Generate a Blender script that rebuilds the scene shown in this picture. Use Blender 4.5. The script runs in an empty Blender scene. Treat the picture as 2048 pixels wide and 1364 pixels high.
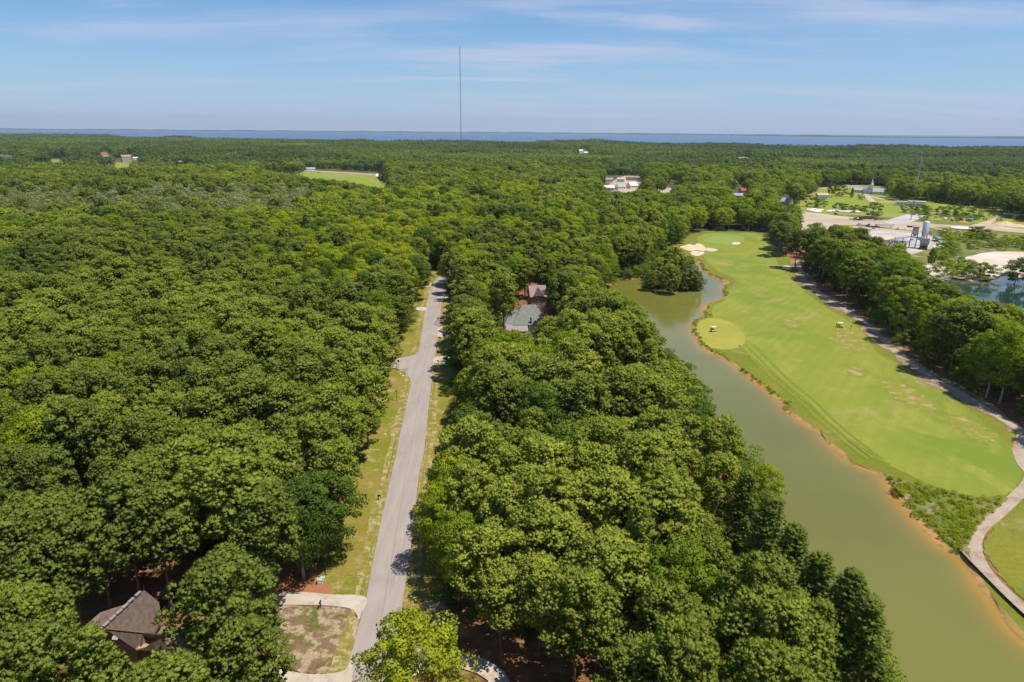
import bpy, math, random
import numpy as np
from mathutils import Vector, Matrix, Euler
from mathutils.geometry import delaunay_2d_cdt
random.seed(7); RNG = np.random.default_rng(11)
S = bpy.context.scene
C = S.collection
R = math.radians
# ------------------------------------------------------------------ camera
W0, H0, F0 = 2048.0, 1364.0, 1365.0
CAMH = 70.0
PITCH, ROLL = R(17.18), R(0.42)
cam = bpy.data.objects.new('camera', bpy.data.cameras.new('camera')); C.objects.link(cam)
cam.data.sensor_width = 36; cam.data.lens = 36 * F0 / W0
cam.data.clip_start = 1; cam.data.clip_end = 120000
CM = Matrix.Rotation(math.pi / 2 - PITCH, 3, 'X') @ Matrix.Rotation(ROLL, 3, 'Z')
cam.matrix_world = Matrix.Translation((0, 0, CAMH)) @ CM.to_4x4()
S.camera = cam
# ------------------------------------------------------------------ sky, sun, exposure
SUN_EL, SUN_AZ = R(69), R(110)        # azimuth clockwise from the viewing direction (+Y)
world = bpy.data.worlds.new('World'); S.world = world; world.use_nodes = True
wn = world.node_tree; wn.nodes.clear()
def WN(t, **k):
    n = wn.nodes.new(t)
    for a, b in k.items(): setattr(n, a, b)
    return n
sky = WN('ShaderNodeTexSky'); sky.sky_type = 'NISHITA'; sky.sun_disc = False
sky.sun_elevation = SUN_EL; sky.sun_rotation = SUN_AZ
sky.altitude = 70; sky.air_density = 1.0; sky.dust_density = 0.3; sky.ozone_density = 3.5
bg = WN('ShaderNodeBackground'); bg.inputs[1].default_value = 0.118
wout = WN('ShaderNodeOutputWorld')
tc = WN('ShaderNodeTexCoord'); sep = WN('ShaderNodeSeparateXYZ'); wn.links.new(tc.outputs['Generated'], sep.inputs[0])
def wmath(op, a, b=None, c=None):
    n = WN('ShaderNodeMath', operation=op)
    for i, v in enumerate((a, b, c)):
        if v is None: continue
        if isinstance(v, (int, float)): n.inputs[i].default_value = v
        else: wn.links.new(v, n.inputs[i])
    return n.outputs[0]
zc = wmath('MAXIMUM', sep.outputs[2], 0.0)
den = wmath('ADD', zc, 0.10)
cx = wmath('DIVIDE', sep.outputs[0], den); cy = wmath('DIVIDE', sep.outputs[1], den)
cxy = WN('ShaderNodeCombineXYZ'); wn.links.new(cx, cxy.inputs[0]); wn.links.new(cy, cxy.inputs[1])
# thin cirrus: streaks of a stretched noise on the cloud level seen from below
mp = WN('ShaderNodeMapping'); mp.inputs['Rotation'].default_value = (0, 0, R(-58)); mp.inputs['Scale'].default_value = (0.40, 1.5, 1); mp.inputs['Location'].default_value = (3.1, 1.2, 0)
wn.links.new(cxy.outputs[0], mp.inputs[0])
n1 = WN('ShaderNodeTexNoise'); n1.inputs['Scale'].default_value = 1.0; n1.inputs['Detail'].default_value = 9; n1.inputs['Roughness'].default_value = 0.56; n1.inputs['Distortion'].default_value = 0.7
wn.links.new(mp.outputs[0], n1.inputs['Vector'])
n2 = WN('ShaderNodeTexNoise'); n2.inputs['Scale'].default_value = 0.32; n2.inputs['Detail'].default_value = 3
wn.links.new(cxy.outputs[0], n2.inputs['Vector'])
r1 = WN('ShaderNodeMapRange'); r1.inputs[1].default_value = 0.42; r1.inputs[2].default_value = 0.66; r1.interpolation_type = 'SMOOTHSTEP'
wn.links.new(n1.outputs[0], r1.inputs[0])
r2 = WN('ShaderNodeMapRange'); r2.inputs[1].default_value = 0.34; r2.inputs[2].default_value = 0.58; r2.interpolation_type = 'SMOOTHSTEP'
wn.links.new(n2.outputs[0], r2.inputs[0])
cl = wmath('MULTIPLY', r1.outputs[0], r2.outputs[0])
cl = wmath('MULTIPLY', cl, 0.72)
# the thin veil of humid air that thickens toward the horizon all the way round
veil = wmath('MULTIPLY', wmath('POWER', wmath('SUBTRACT', 1.0, zc), 14.0), 0.86)
mixv = WN('ShaderNodeMixRGB'); mixv.inputs[2].default_value = (3.6, 4.65, 6.7, 1)
wn.links.new(veil, mixv.inputs[0]); tint = WN('ShaderNodeMixRGB', blend_type='MULTIPLY'); tint.inputs[0].default_value = 1; tint.inputs[2].default_value = (.53, .76, .96, 1); wn.links.new(sky.outputs[0], tint.inputs[1]); wn.links.new(tint.outputs[0], mixv.inputs[1])
mixc = WN('ShaderNodeMixRGB'); mixc.inputs[2].default_value = (4.5, 4.9, 6.3, 1)
wn.links.new(cl, mixc.inputs[0]); wn.links.new(mixv.outputs[0], mixc.inputs[1])
wn.links.new(mixc.outputs[0], bg.inputs[0]); wn.links.new(bg.outputs[0], wout.inputs[0])
sd = bpy.data.lights.new('sun', 'SUN'); sd.energy = 4.8; sd.angle = R(0.5); sd.color = (1.0, 0.94, 0.83)
sun = bpy.data.objects.new('sun', sd); C.objects.link(sun)
SDIR = Vector((math.sin(SUN_AZ) * math.cos(SUN_EL), math.cos(SUN_AZ) * math.cos(SUN_EL), math.sin(SUN_EL)))
sun.rotation_euler = SDIR.to_track_quat('Z', 'Y').to_euler()
S.render.engine = 'CYCLES'
S.view_settings.view_transform = 'Standard'; S.view_settings.look = 'None'
S.view_settings.exposure = 0.12; S.view_settings.gamma = 1; S.view_settings.use_curve_mapping = False
S.cycles.max_bounces = 6; S.cycles.diffuse_bounces = 3; S.cycles.glossy_bounces = 2; S.cycles.transmission_bounces = 2
S.cycles.volume_bounces = 0; S.cycles.transparent_max_bounces = 4

# ------------------------------------------------------------------ surveying: photo pixel -> place on the ground
def ray(px, py):
    return (CM @ Vector(((px - W0 / 2) / F0, -(py - H0 / 2) / F0, -1.0)))
def P(px, py, z=0.0):
    d = ray(px, py); t = (z - CAMH) / d.z
    return Vector((d.x * t, d.y * t, z))
def P2(px, py, z=0.0):
    p = P(px, py, z); return (p.x, p.y)
CMI = np.array(CM.transposed())
def project(X):                                   # (n,3) world -> (n,2) pixels of the survey
    V = (np.asarray(X, float) - np.array([0, 0, CAMH])) @ CMI.T
    d = np.maximum(-V[:, 2], 1e-3)
    return np.stack([V[:, 0] / d * F0 + W0 / 2, -V[:, 1] / d * F0 + H0 / 2], 1)
def on_plane(px, py, a, b, c):                    # ray meets plane through three points
    n = (b - a).cross(c - a); d = ray(px, py); o = Vector((0, 0, CAMH))
    return o + d * ((a - o).dot(n) / d.dot(n))

# ------------------------------------------------------------------ materials
MATS = {}
def newmat(name):
    m = bpy.data.materials.new(name); m.use_nodes = True; m.node_tree.nodes.clear(); MATS[name] = m
    return m, m.node_tree
class NT:
    def __init__(s, nt): s.nt = nt
    def n(s, t, **k):
        x = s.nt.nodes.new(t)
        for a, b in k.items(): setattr(x, a, b)
        return x
    def l(s, a, b): s.nt.links.new(a, b)
    def pos(s, scale=(1, 1, 1), rot=0.0):
        g = s.n('ShaderNodeNewGeometry'); m = s.n('ShaderNodeMapping'); m.inputs['Scale'].default_value = scale; m.inputs['Rotation'].default_value = (0, 0, rot)
        s.l(g.outputs['Position'], m.inputs[0]); return m.outputs[0]
    def noise(s, vec, sc, det=4, rough=0.55, dist=0.0):
        x = s.n('ShaderNodeTexNoise'); x.inputs['Scale'].default_value = sc; x.inputs['Detail'].default_value = det
        x.inputs['Roughness'].default_value = rough; x.inputs['Distortion'].default_value = dist
        if vec is not None: s.l(vec, x.inputs['Vector'])
        return x.outputs[0]
    def rng(s, v, a, b, lo=0.0, hi=1.0, smooth=True):
        x = s.n('ShaderNodeMapRange'); x.inputs[1].default_value = a; x.inputs[2].default_value = b
        x.inputs[3].default_value = lo; x.inputs[4].default_value = hi
        if smooth: x.interpolation_type = 'SMOOTHSTEP'
        s.l(v, x.inputs[0]); return x.outputs[0]
    def mix(s, f, a, b, mode='MIX'):
        x = s.n('ShaderNodeMixRGB', blend_type=mode)
        for i, v in enumerate((f, a, b)):
            if hasattr(v, 'links') or hasattr(v, 'is_linked'): s.l(v, x.inputs[i])
            elif isinstance(v, (int, float)): x.inputs[i].default_value = v if i == 0 else (v, v, v, 1)
            else: x.inputs[i].default_value = (*v, 1)
        return x.outputs[0]
    def bump(s, h, strength=0.3, dist=0.1):
        b = s.n('ShaderNodeBump'); b.inputs['Strength'].default_value = strength; b.inputs['Distance'].default_value = dist
        s.l(h, b.inputs['Height']); return b.outputs[0]
    def out(s, col, rough=0.9, metal=0.0, bump=None, spec=0.3):
        b = s.n('ShaderNodeBsdfPrincipled'); b.inputs['Roughness'].default_value = rough; b.inputs['Metallic'].default_value = metal
        b.inputs['Specular IOR Level'].default_value = spec
        if hasattr(col, 'is_linked'): s.l(col, b.inputs['Base Color'])
        else: b.inputs['Base Color'].default_value = (*col, 1)
        if bump is not None: s.l(bump, b.inputs['Normal'])
        o = s.n('ShaderNodeOutputMaterial'); s.l(b.outputs[0], o.inputs[0]); return b
def simple(name, col, rough=0.7, metal=0.0, var=0.18, sc=1.2, spec=0.3):
    m, nt = newmat(name); t = NT(nt); v = t.noise(t.pos(), sc, 5, 0.6)
    lo = tuple(c * (1 - var) for c in col); hi = tuple(min(1, c * (1 + var)) for c in col)
    t.out(t.mix(t.rng(v, .3, .7), lo, hi), rough, metal, spec=spec); return m
def blend3(name, a, b, c, s1, s2, fine=2.5, rough=0.95, th1=(.42, .62), th2=(.5, .68), bmp=0.3, stretch=(1, 1, 1), rot=0.0, grain=0.2):
    m, nt = newmat(name); t = NT(nt); p = t.pos(stretch, rot)
    c1 = t.mix(t.rng(t.noise(p, s1, 5, .6), *th1), a, b)
    c2 = t.mix(t.rng(t.noise(p, s2, 7, .65, .4), *th2), c1, c)
    f = t.noise(t.pos(), fine, 6, .75)
    c3 = t.mix(t.rng(f, .25, .75, 0, 1), c2, t.mix(1.0, c2, (1 - grain,) * 3, 'MULTIPLY'))
    t.out(c3, rough, bump=t.bump(f, bmp, .15)); return m
blend3('pine_straw', (.33, .145, .052), (.19, .095, .040), (.40, .24, .12), .09, .35, 1.8, grain=.45)
blend3('mulch', (.37, .155, .060), (.30, .12, .05), (.40, .21, .11), .3, 1.2, 3.0, grain=.2)
blend3('verge_grass', (.21, .225, .014), (.30, .235, .045), (.46, .33, .16), .09, .21, 1.6, th1=(.38, .6), th2=(.52, .70), grain=.38)
m, nt = newmat('fairway_grass'); t = NT(nt)
c = t.mix(t.rng(t.noise(t.pos((1, .6, 1), .3), .03, 5, .6), .35, .62), (.165, .225, .020), (.245, .262, .028))
c = t.mix(t.rng(t.noise(t.pos((1, .7, 1), .5), .085, 6, .65, .6), .46, .66, 0, .9), c, (.30, .285, .045))
c = t.mix(t.rng(t.noise(t.pos((.8, 1, 1), 1.1), .055, 7, .7, .5), .55, .68, 0, .8), c, (.40, .29, .11))
wv = t.n('ShaderNodeTexWave'); wv.inputs['Scale'].default_value = .09; wv.inputs['Distortion'].default_value = 1.5; wv.inputs['Detail'].default_value = 2; t.l(t.pos((1, 1, 1), .62), wv.inputs['Vector'])
c = t.mix(t.rng(wv.outputs['Fac'], .35, .65, 0, .16), c, (.14, .20, .018))
f = t.noise(t.pos(), 1.2, 8, .8); c = t.mix(t.rng(f, .3, .7, 0, .38), c, (.14, .175, .018)); t.out(c, .95, bump=t.bump(f, .35, .12))
blend3('rough_grass', (.17, .20, .014), (.23, .22, .022), (.34, .26, .10), .04, .05, 1.1, th2=(.55, .72), grain=.3)
blend3('green_grass', (.215, .285, .05), (.235, .30, .05), (.25, .27, .06), .05, .1, 3, grain=.06)
blend3('tee_grass', (.36, .33, .045), (.30, .30, .040), (.33, .27, .07), .06, .1, 1.4, grain=.15)
blend3('field_grass', (.23, .285, .020), (.28, .29, .03), (.30, .27, .08), .008, .02, .3, grain=.2)
blend3('weed_ground', (.15, .19, .025), (.22, .22, .04), (.38, .30, .18), .06, .12, 1.0, th2=(.5, .66), grain=.4)
blend3('bunker_sand', (.60, .49, .33), (.66, .55, .38), (.50, .38, .24), .2, .5, 3, grain=.08)
blend3('yard_sand', (.46, .36, .25), (.54, .44, .33), (.36, .26, .17), .03, .07, .6, stretch=(.5, 1.5, 1), grain=.14)
blend3('white_sand', (.60, .50, .39), (.68, .59, .49), (.46, .37, .26), .05, .09, .7, stretch=(.6, 1.6, 1), grain=.12)
blend3('concrete_slab', (.46, .42, .38), (.54, .50, .46), (.38, .34, .30), .08, .2, .8, grain=.1)
blend3('bare_yard', (.27, .17, .10), (.50, .38, .24), (.16, .165, .035), .55, .28, 3.2, th1=(.44, .56), th2=(.50, .60), grain=.5, bmp=.6)
blend3('driveway_concrete', (.50, .42, .33), (.56, .48, .39), (.40, .32, .24), .3, .7, 3, grain=.12)
blend3('path_gravel', (.47, .37, .28), (.40, .31, .23), (.33, .24, .17), .4, .25, 2, grain=.22)
blend3('bank_sand', (.50, .28, .085), (.40, .24, .08), (.30, .23, .06), .3, .6, 2.0, grain=.25)
blend3('island_soil', (.06, .07, .02), (.10, .09, .03), (.13, .10, .04), .5, .9, 2.0, grain=.3)
# asphalt: worn grey with faint wheel tracks, seams and patches
m, nt = newmat('asphalt'); t = NT(nt)
f = t.noise(t.pos(), 5.0, 6, .8); g = t.noise(t.pos((1, .12, 1), .2), .7, 5, .6); h = t.noise(t.pos(), .12, 4)
c = t.mix(t.rng(g, .35, .65), (.345, .285, .255), (.395, .335, .30)); c = t.mix(t.rng(h, .52, .72, 0, .55), c, (.28, .225, .20))
c = t.mix(t.rng(f, .2, .8, .0, .35), c, (.25, .22, .21)); t.out(c, .85, bump=t.bump(f, .15, .03))
m, nt = newmat('worn_paint'); t = NT(nt); t.out(t.mix(t.rng(t.noise(t.pos(), 2.5, 6, .8), .4, .6), (.27, .24, .23), (.62, .57, .47)), .8)
# waters
def water(name, deep, shallow, rough, sc, strength, attr=True, spec=.5):
    m, nt = newmat(name); t = NT(nt)
    col = t.mix(t.rng(t.noise(t.pos(), .02, 4), .35, .65), deep, tuple(x * .86 for x in deep))
    if attr:
        a = t.n('ShaderNodeAttribute'); a.attribute_name = 'shallow'
        col = t.mix(a.outputs['Fac'], col, shallow)
    h = t.noise(t.pos(), sc, 5, .65)
    t.out(col, rough, bump=t.bump(h, strength, .1), spec=spec)
water('pond_water', (.175, .170, .030), (.42, .21, .030), .10, 2.2, .10)
water('quarry_water', (.015, .045, .035), (.16, .14, .03), .05, 1.5, .06)
water('sound_water', (.060, .125, .250), (.2, .2, .2), .32, .02, .5, attr=False, spec=.35)
# foliage: colour of the kind, the individual and the tuft
def foliage(name, stops, trans=.25, gain=1.5):
    m, nt = newmat(name); t = NT(nt)
    a = t.n('ShaderNodeAttribute'); a.attribute_type = 'INSTANCER'; a.attribute_name = 'tint'
    oi = t.n('ShaderNodeObjectInfo')
    add = t.n('ShaderNodeMath', operation='MULTIPLY_ADD'); t.l(oi.outputs['Random'], add.inputs[0]); add.inputs[1].default_value = .14; t.l(a.outputs['Fac'], add.inputs[2])
    cr = t.n('ShaderNodeValToRGB'); e = cr.color_ramp.elements
    while len(e) < len(stops): e.new(.5)
    for i, (p, c) in enumerate(stops): e[i].position = p; e[i].color = (*[x * gain for x in c], 1)
    t.l(add.outputs[0], cr.inputs[0])
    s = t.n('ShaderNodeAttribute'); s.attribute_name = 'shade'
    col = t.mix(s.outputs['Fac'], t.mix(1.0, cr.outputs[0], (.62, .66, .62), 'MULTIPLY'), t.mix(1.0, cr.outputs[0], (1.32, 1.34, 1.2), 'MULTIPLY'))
    d = t.n('ShaderNodeBsdfDiffuse'); t.l(col, d.inputs[0])
    tr = t.n('ShaderNodeBsdfTranslucent'); t.l(t.mix(1.0, col, (1.15, 1.25, .6), 'MULTIPLY'), tr.inputs[0])
    mx = t.n('ShaderNodeMixShader'); mx.inputs[0].default_value = trans; t.l(d.outputs[0], mx.inputs[1]); t.l(tr.outputs[0], mx.inputs[2])
    o = t.n('ShaderNodeOutputMaterial'); t.l(mx.outputs[0], o.inputs[0]); return m
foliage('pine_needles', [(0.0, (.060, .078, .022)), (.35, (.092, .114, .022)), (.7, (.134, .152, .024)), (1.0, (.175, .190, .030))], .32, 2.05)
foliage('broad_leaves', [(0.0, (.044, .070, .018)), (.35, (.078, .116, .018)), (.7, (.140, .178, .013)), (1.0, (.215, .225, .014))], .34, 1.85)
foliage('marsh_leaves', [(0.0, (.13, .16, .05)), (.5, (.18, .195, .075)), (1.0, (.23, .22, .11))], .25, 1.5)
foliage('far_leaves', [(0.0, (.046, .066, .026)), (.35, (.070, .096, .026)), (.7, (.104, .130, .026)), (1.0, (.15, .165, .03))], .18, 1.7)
blend3('path_edge', (.42, .31, .21), (.30, .19, .11), (.20, .19, .05), .35, .22, 1.6, th1=(.4,.6), th2=(.52,.66), grain=.35)
blend3('worn_turf', (.235, .25, .028), (.28, .265, .045), (.42, .31, .14), .25, .35, 1.2, th2=(.50, .64), grain=.25)
blend3('dry_grass', (.33, .27, .07), (.24, .23, .03), (.50, .38, .20), .4, .6, 2.2, th1=(.4,.6), th2=(.48,.6), grain=.4)
simple('asphalt_dark', (.25, .21, .20), .85, sc=3)
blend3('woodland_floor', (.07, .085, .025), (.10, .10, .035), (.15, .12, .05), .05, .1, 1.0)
blend3('track_grass', (.215, .245, .022), (.19, .235, .02), (.27, .26, .045), .3, .5, 1.0, grain=.3)
simple('pine_bark', (.20, .14, .10), .95, var=.35, sc=2.0); simple('grey_bark', (.33, .28, .23), .95, var=.3, sc=2.0)
# things
simple('brown_shingle', (.225, .165, .135), .9, var=.22, sc=1.6)
simple('dark_trim', (.085, .05, .035), .7); simple('olive_siding', (.20, .17, .10), .8, var=.08); simple('tan_trim', (.42, .30, .14), .8, var=.08)
simple('rust_flash', (.30, .15, .08), .7)
simple('green_grey_shingle', (.20, .215, .185), .9, var=.12, sc=1.0); simple('pink_brown_roof', (.33, .26, .25), .85, var=.1)
simple('white_siding', (.74, .70, .62), .7, var=.05, sc=.6); simple('white_paint', (.80, .79, .76), .5, var=.04); simple('blue_grey_siding', (.60, .62, .68), .7, var=.06)
simple('brick', (.30, .19, .13), .9, var=.15, sc=2.5); simple('pink_shingle', (.33, .24, .21), .9, var=.15, sc=1.5)
simple('grey_shingle', (.36, .37, .41), .9, var=.12, sc=1.); simple('blue_roof', (.30, .42, .52), .6, var=.08); simple('red_roof', (.42, .085, .06), .7, var=.12)
simple('tan_siding', (.52, .43, .27), .8, var=.06); simple('light_metal', (.60, .62, .62), .45, .3, var=.07); simple('silver_roof', (.55, .56, .56), .4, .5, var=.1, sc=.6)
simple('galvanised', (.42, .44, .45), .5, .55, var=.12); simple('rusty_steel', (.20, .085, .05), .85, var=.3); simple('dark_steel', (.055, .055, .06), .6, .3)
simple('wood_weathered', (.33, .27, .21), .9, var=.2, sc=3); simple('wood_dark', (.06, .045, .035), .9); simple('pole_wood', (.16, .12, .09), .9)
simple('rubber', (.02, .02, .022), .8); simple('chrome', (.6, .6, .6), .2, .9); simple('cream_plastic', (.78, .74, .50), .4, var=.03)
simple('mixer_green', (.16, .33, .26), .5, var=.1); simple('truck_blue', (.04, .10, .36), .35); simple('truck_green', (.10, .24, .12), .5)
simple('box_green', (.36, .46, .38), .6, var=.05); simple('mailbox_black', (.02, .02, .022), .4); simple('mailbox_blue', (.06, .07, .20), .4)
simple('orange_dirt', (.52, .25, .06), .95); simple('pile_sand', (.56, .44, .28), .95); simple('gravel_grey', (.40, .37, .34), .95)
simple('skin', (.45, .28, .20), .6, var=.05); simple('cloth_white', (.72, .70, .64), .9, var=.05); simple('cloth_khaki', (.34, .30, .20), .9); simple('hair', (.05, .035, .025), .8)
simple('island_scrub', (.055, .085, .045), .95, var=.35, sc=.01)
m, nt = newmat('glass'); t = NT(nt); t.out((.03, .04, .05), .08, spec=.7)

# ------------------------------------------------------------------ object helpers
def link(name, me, parent=None, mat=None):
    o = bpy.data.objects.new(name, me); C.objects.link(o)
    if parent: o.parent = parent
    return o
def tag(o, label=None, cat=None, group=None, kind=None):
    if label: o['label'] = label
    if cat: o['category'] = cat
    if group: o['group'] = group
    if kind: o['kind'] = kind
    return o
def thing(name, label, cat, loc=(0, 0, 0), rz=0.0, group=None):
    o = bpy.data.objects.new(name, None); C.objects.link(o); o.location = loc; o.rotation_euler = (0, 0, rz); o.empty_display_size = .5
    return tag(o, label, cat, group)
def dup(root, loc, rz, label=None, group=None, scale=None):
    def cp(o, par):
        c = o.copy(); C.objects.link(c); c.parent = par
        for ch in kids.get(o, []): cp(ch, c)
        return c
    kids = {}
    for o in root.children_recursive: kids.setdefault(o.parent, []).append(o)
    r = cp(root, None); r.location = loc; r.rotation_euler = (0, 0, rz)
    if scale: r.scale = (scale,) * 3
    if label: r['label'] = label
    if group: r['group'] = group
    return r
class MB:
    def __init__(s): s.v = []; s.f = []; s.m = []; s.mi = 0
    def add(s, vs, fs):
        k = len(s.v); s.v += [tuple(v) for v in vs]; s.f += [tuple(i + k for i in f) for f in fs]; s.m += [s.mi] * len(fs); return s
    def box(s, c, d, rz=0.0, rx=0.0, ry=0.0, taper=1.0):
        M = Matrix.Translation(c) @ Euler((rx, ry, rz)).to_matrix().to_4x4()
        vs = []
        for z in (-.5, .5):
            k = taper if z > 0 else 1
            for x, y in ((-.5, -.5), (.5, -.5), (.5, .5), (-.5, .5)): vs.append(M @ Vector((x * d[0] * k, y * d[1] * k, z * d[2])))
        return s.add(vs, [(3, 2, 1, 0), (4, 5, 6, 7), (0, 1, 5, 4), (1, 2, 6, 5), (2, 3, 7, 6), (3, 0, 4, 7)])
    def tube(s, a, b, r0, r1=None, n=10, cap=True):
        a, b = Vector(a), Vector(b); r1 = r0 if r1 is None else r1
        q = (b - a).to_track_quat('Z', 'Y'); vs = []
        for p, r in ((a, r0), (b, r1)):
            for i in range(n):
                t = 2 * math.pi * i / n; vs.append(p + q @ Vector((r * math.cos(t), r * math.sin(t), 0)))
        fs = [(i, (i + 1) % n, n + (i + 1) % n, n + i) for i in range(n)]
        if cap: fs += [tuple(range(n - 1, -1, -1)), tuple(range(n, 2 * n))]
        return s.add(vs, fs)
    def lathe(s, prof, a=(0, 0, 0), q=None, n=14):      # prof: (radius, height) pairs along local Z
        a = Vector(a); q = q or Euler((0, 0, 0)).to_quaternion(); vs = []
        for r, h in prof:
            for i in range(n):
                t = 2 * math.pi * i / n; vs.append(a + q @ Vector((r * math.cos(t), r * math.sin(t), h)))
        fs = []
        for j in range(len(prof) - 1):
            for i in range(n): fs.append((j * n + i, j * n + (i + 1) % n, (j + 1) * n + (i + 1) % n, (j + 1) * n + i))
        fs += [tuple(range(n - 1, -1, -1)), tuple(range((len(prof) - 1) * n, len(prof) * n))]
        return s.add(vs, fs)
    def prism(s, prof, y0, y1):                         # prof (x,z) extruded along y
        n = len(prof); vs = [(x, y0, z) for x, z in prof] + [(x, y1, z) for x, z in prof]
        fs = [tuple(range(n)), tuple(range(2 * n - 1, n - 1, -1))] + [(i, n + i, n + (i + 1) % n, (i + 1) % n) for i in range(n)]
        return s.add(vs, fs)
    def slab(s, pts, th=.2, down=Vector((0, 0, -1))):
        pts = [Vector(p) for p in pts]; n = len(pts)
        vs = pts + [p + down * th for p in pts]
        fs = [tuple(range(n)), tuple(range(2 * n - 1, n - 1, -1))] + [(i, n + i, n + (i + 1) % n, (i + 1) % n) for i in range(n)]
        return s.add(vs, fs)
    def mesh(s, mats, name='m', smooth=False):
        me = bpy.data.meshes.new(name); me.from_pydata(s.v, [], s.f); me.update()
        for m_ in (mats if isinstance(mats, (list, tuple)) else [mats]): me.materials.append(MATS[m_])
        if max(s.m, default=0): me.polygons.foreach_set('material_index', s.m)
        import bmesh
        bm = bmesh.new(); bm.from_mesh(me); bmesh.ops.recalc_face_normals(bm, faces=bm.faces); bm.to_mesh(me); bm.free()
        if smooth:
            me.polygons.foreach_set('use_smooth', [True] * len(me.polygons)); me.set_sharp_from_angle(angle=R(40))
        return me
    def build(s, name, mats, parent=None, smooth=False): return link(name, s.mesh(mats, name, smooth), parent)

# ------------------------------------------------------------------ polygons on the ground
def inpoly(P_, poly):
    P_ = np.asarray(P_, float); x, y = P_[:, 0], P_[:, 1]; res = np.zeros(len(P_), bool); n = len(poly); j = n - 1
    for i in range(n):
        xi, yi = poly[i]; xj, yj = poly[j]
        if yi != yj:
            c = ((yi > y) != (yj > y)) & (x < (xj - xi) * (y - yi) / (yj - yi) + xi); res ^= c
        j = i
    return res
def smooth_poly(pts, step=None, closed=True, sub=6):
    n = len(pts); out = []
    rng_ = range(n) if closed else range(n - 1)
    g = lambda i: Vector(pts[i % n]) if closed else Vector(pts[max(0, min(n - 1, i))])
    for i in rng_:
        p0, p1, p2, p3 = g(i - 1), g(i), g(i + 1), g(i + 2)
        k = sub if step is None else max(1, min(40, int((p2 - p1).length / step)))
        for j in range(k):
            t = j / k
            out.append(tuple(.5 * ((2 * p1) + (-p0 + p2) * t + (2 * p0 - 5 * p1 + 4 * p2 - p3) * t * t + (-p0 + 3 * p1 - 3 * p2 + p3) * t ** 3)))
    if not closed: out.append(tuple(pts[-1]))
    return out
def offset_poly(pts, d):
    n = len(pts); A = 0
    for i in range(n): x0, y0 = pts[i]; x1, y1 = pts[(i + 1) % n]; A += x0 * y1 - x1 * y0
    sg = 1 if A > 0 else -1; out = []
    for i in range(n):
        a, b = Vector(pts[i - 1]), Vector(pts[(i + 1) % n]); t = (b - a)
        if t.length < 1e-6: out.append(pts[i]); continue
        t.normalize(); dd = d(i) if callable(d) else d
        out.append((pts[i][0] + t.y * dd * sg, pts[i][1] - t.x * dd * sg))
    return out
def cdt_mesh(name, outer, holes, z, mat, extra=None):
    vs = []; es = []
    for ring in [outer] + holes:
        k = len(vs); n = len(ring); vs += [Vector(p) for p in ring]; es += [(k + i, k + (i + 1) % n) for i in range(n)]
    if extra is not None: vs += [Vector(p) for p in extra]
    r = delaunay_2d_cdt(vs, es, [], 0, 1e-4)
    V = np.array([tuple(v) for v in r[0]]); F = np.array(r[2])
    cen = V[F].mean(1); keep = inpoly(cen, outer)
    for h in holes: keep &= ~inpoly(cen, h)
    F = F[keep]; V3 = np.column_stack([V, np.full(len(V), z)])
    a = V[F]; cr = (a[:, 1, 0] - a[:, 0, 0]) * (a[:, 2, 1] - a[:, 0, 1]) - (a[:, 1, 1] - a[:, 0, 1]) * (a[:, 2, 0] - a[:, 0, 0])
    F[cr < 0] = F[cr < 0][:, ::-1]
    me = bpy.data.meshes.new(name); me.from_pydata(V3.tolist(), [], F.tolist()); me.update(); me.materials.append(MATS[mat])
    return me
LAY = [0.0]
def sheet(name, px, mat, z=None, holes=[], sub=8, smooth=True, kind='structure', wiggle=None):
    pts = [P2(*p) for p in px]
    if wiggle is None: wiggle = 0 if mat in ('asphalt', 'driveway_concrete') else (.12 if mat in ('bunker_sand', 'green_grass', 'tee_grass') else .3)
    if smooth: pts = smooth_poly(pts, sub=sub)
    if wiggle: pts = offset_poly(pts, lambda i: random.uniform(-wiggle, wiggle))
    if z is None: LAY[0] += .004; z = .02 + LAY[0]
    o = link(name, cdt_mesh(name, pts, holes, z, mat)); o['kind'] = kind; return o
def strip(name, px, width, mat, z=None, world=False, kind='structure', step=2.0, flat=True):
    pts = [Vector(p) for p in smooth_poly([p if world else P2(*p) for p in px], step=step, closed=False)]
    if z is None: LAY[0] += .004; z = .02 + LAY[0]
    vs = []; n = len(pts)
    for i, p in enumerate(pts):
        t = (pts[min(n - 1, i + 1)] - pts[max(0, i - 1)]).normalized(); w = (width(i / n) if callable(width) else width) / 2
        w *= 1 + random.uniform(-.02, .02)
        vs += [(p.x - t.y * w, p.y + t.x * w, z), (p.x + t.y * w, p.y - t.x * w, z)]
    me = bpy.data.meshes.new(name); me.from_pydata(vs, [], [(2 * i + 1, 2 * i + 3, 2 * i + 2, 2 * i) for i in range(n - 1)]); me.update(); me.materials.append(MATS[mat])
    o = link(name, me)
    if kind: o['kind'] = kind
    return o
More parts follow.
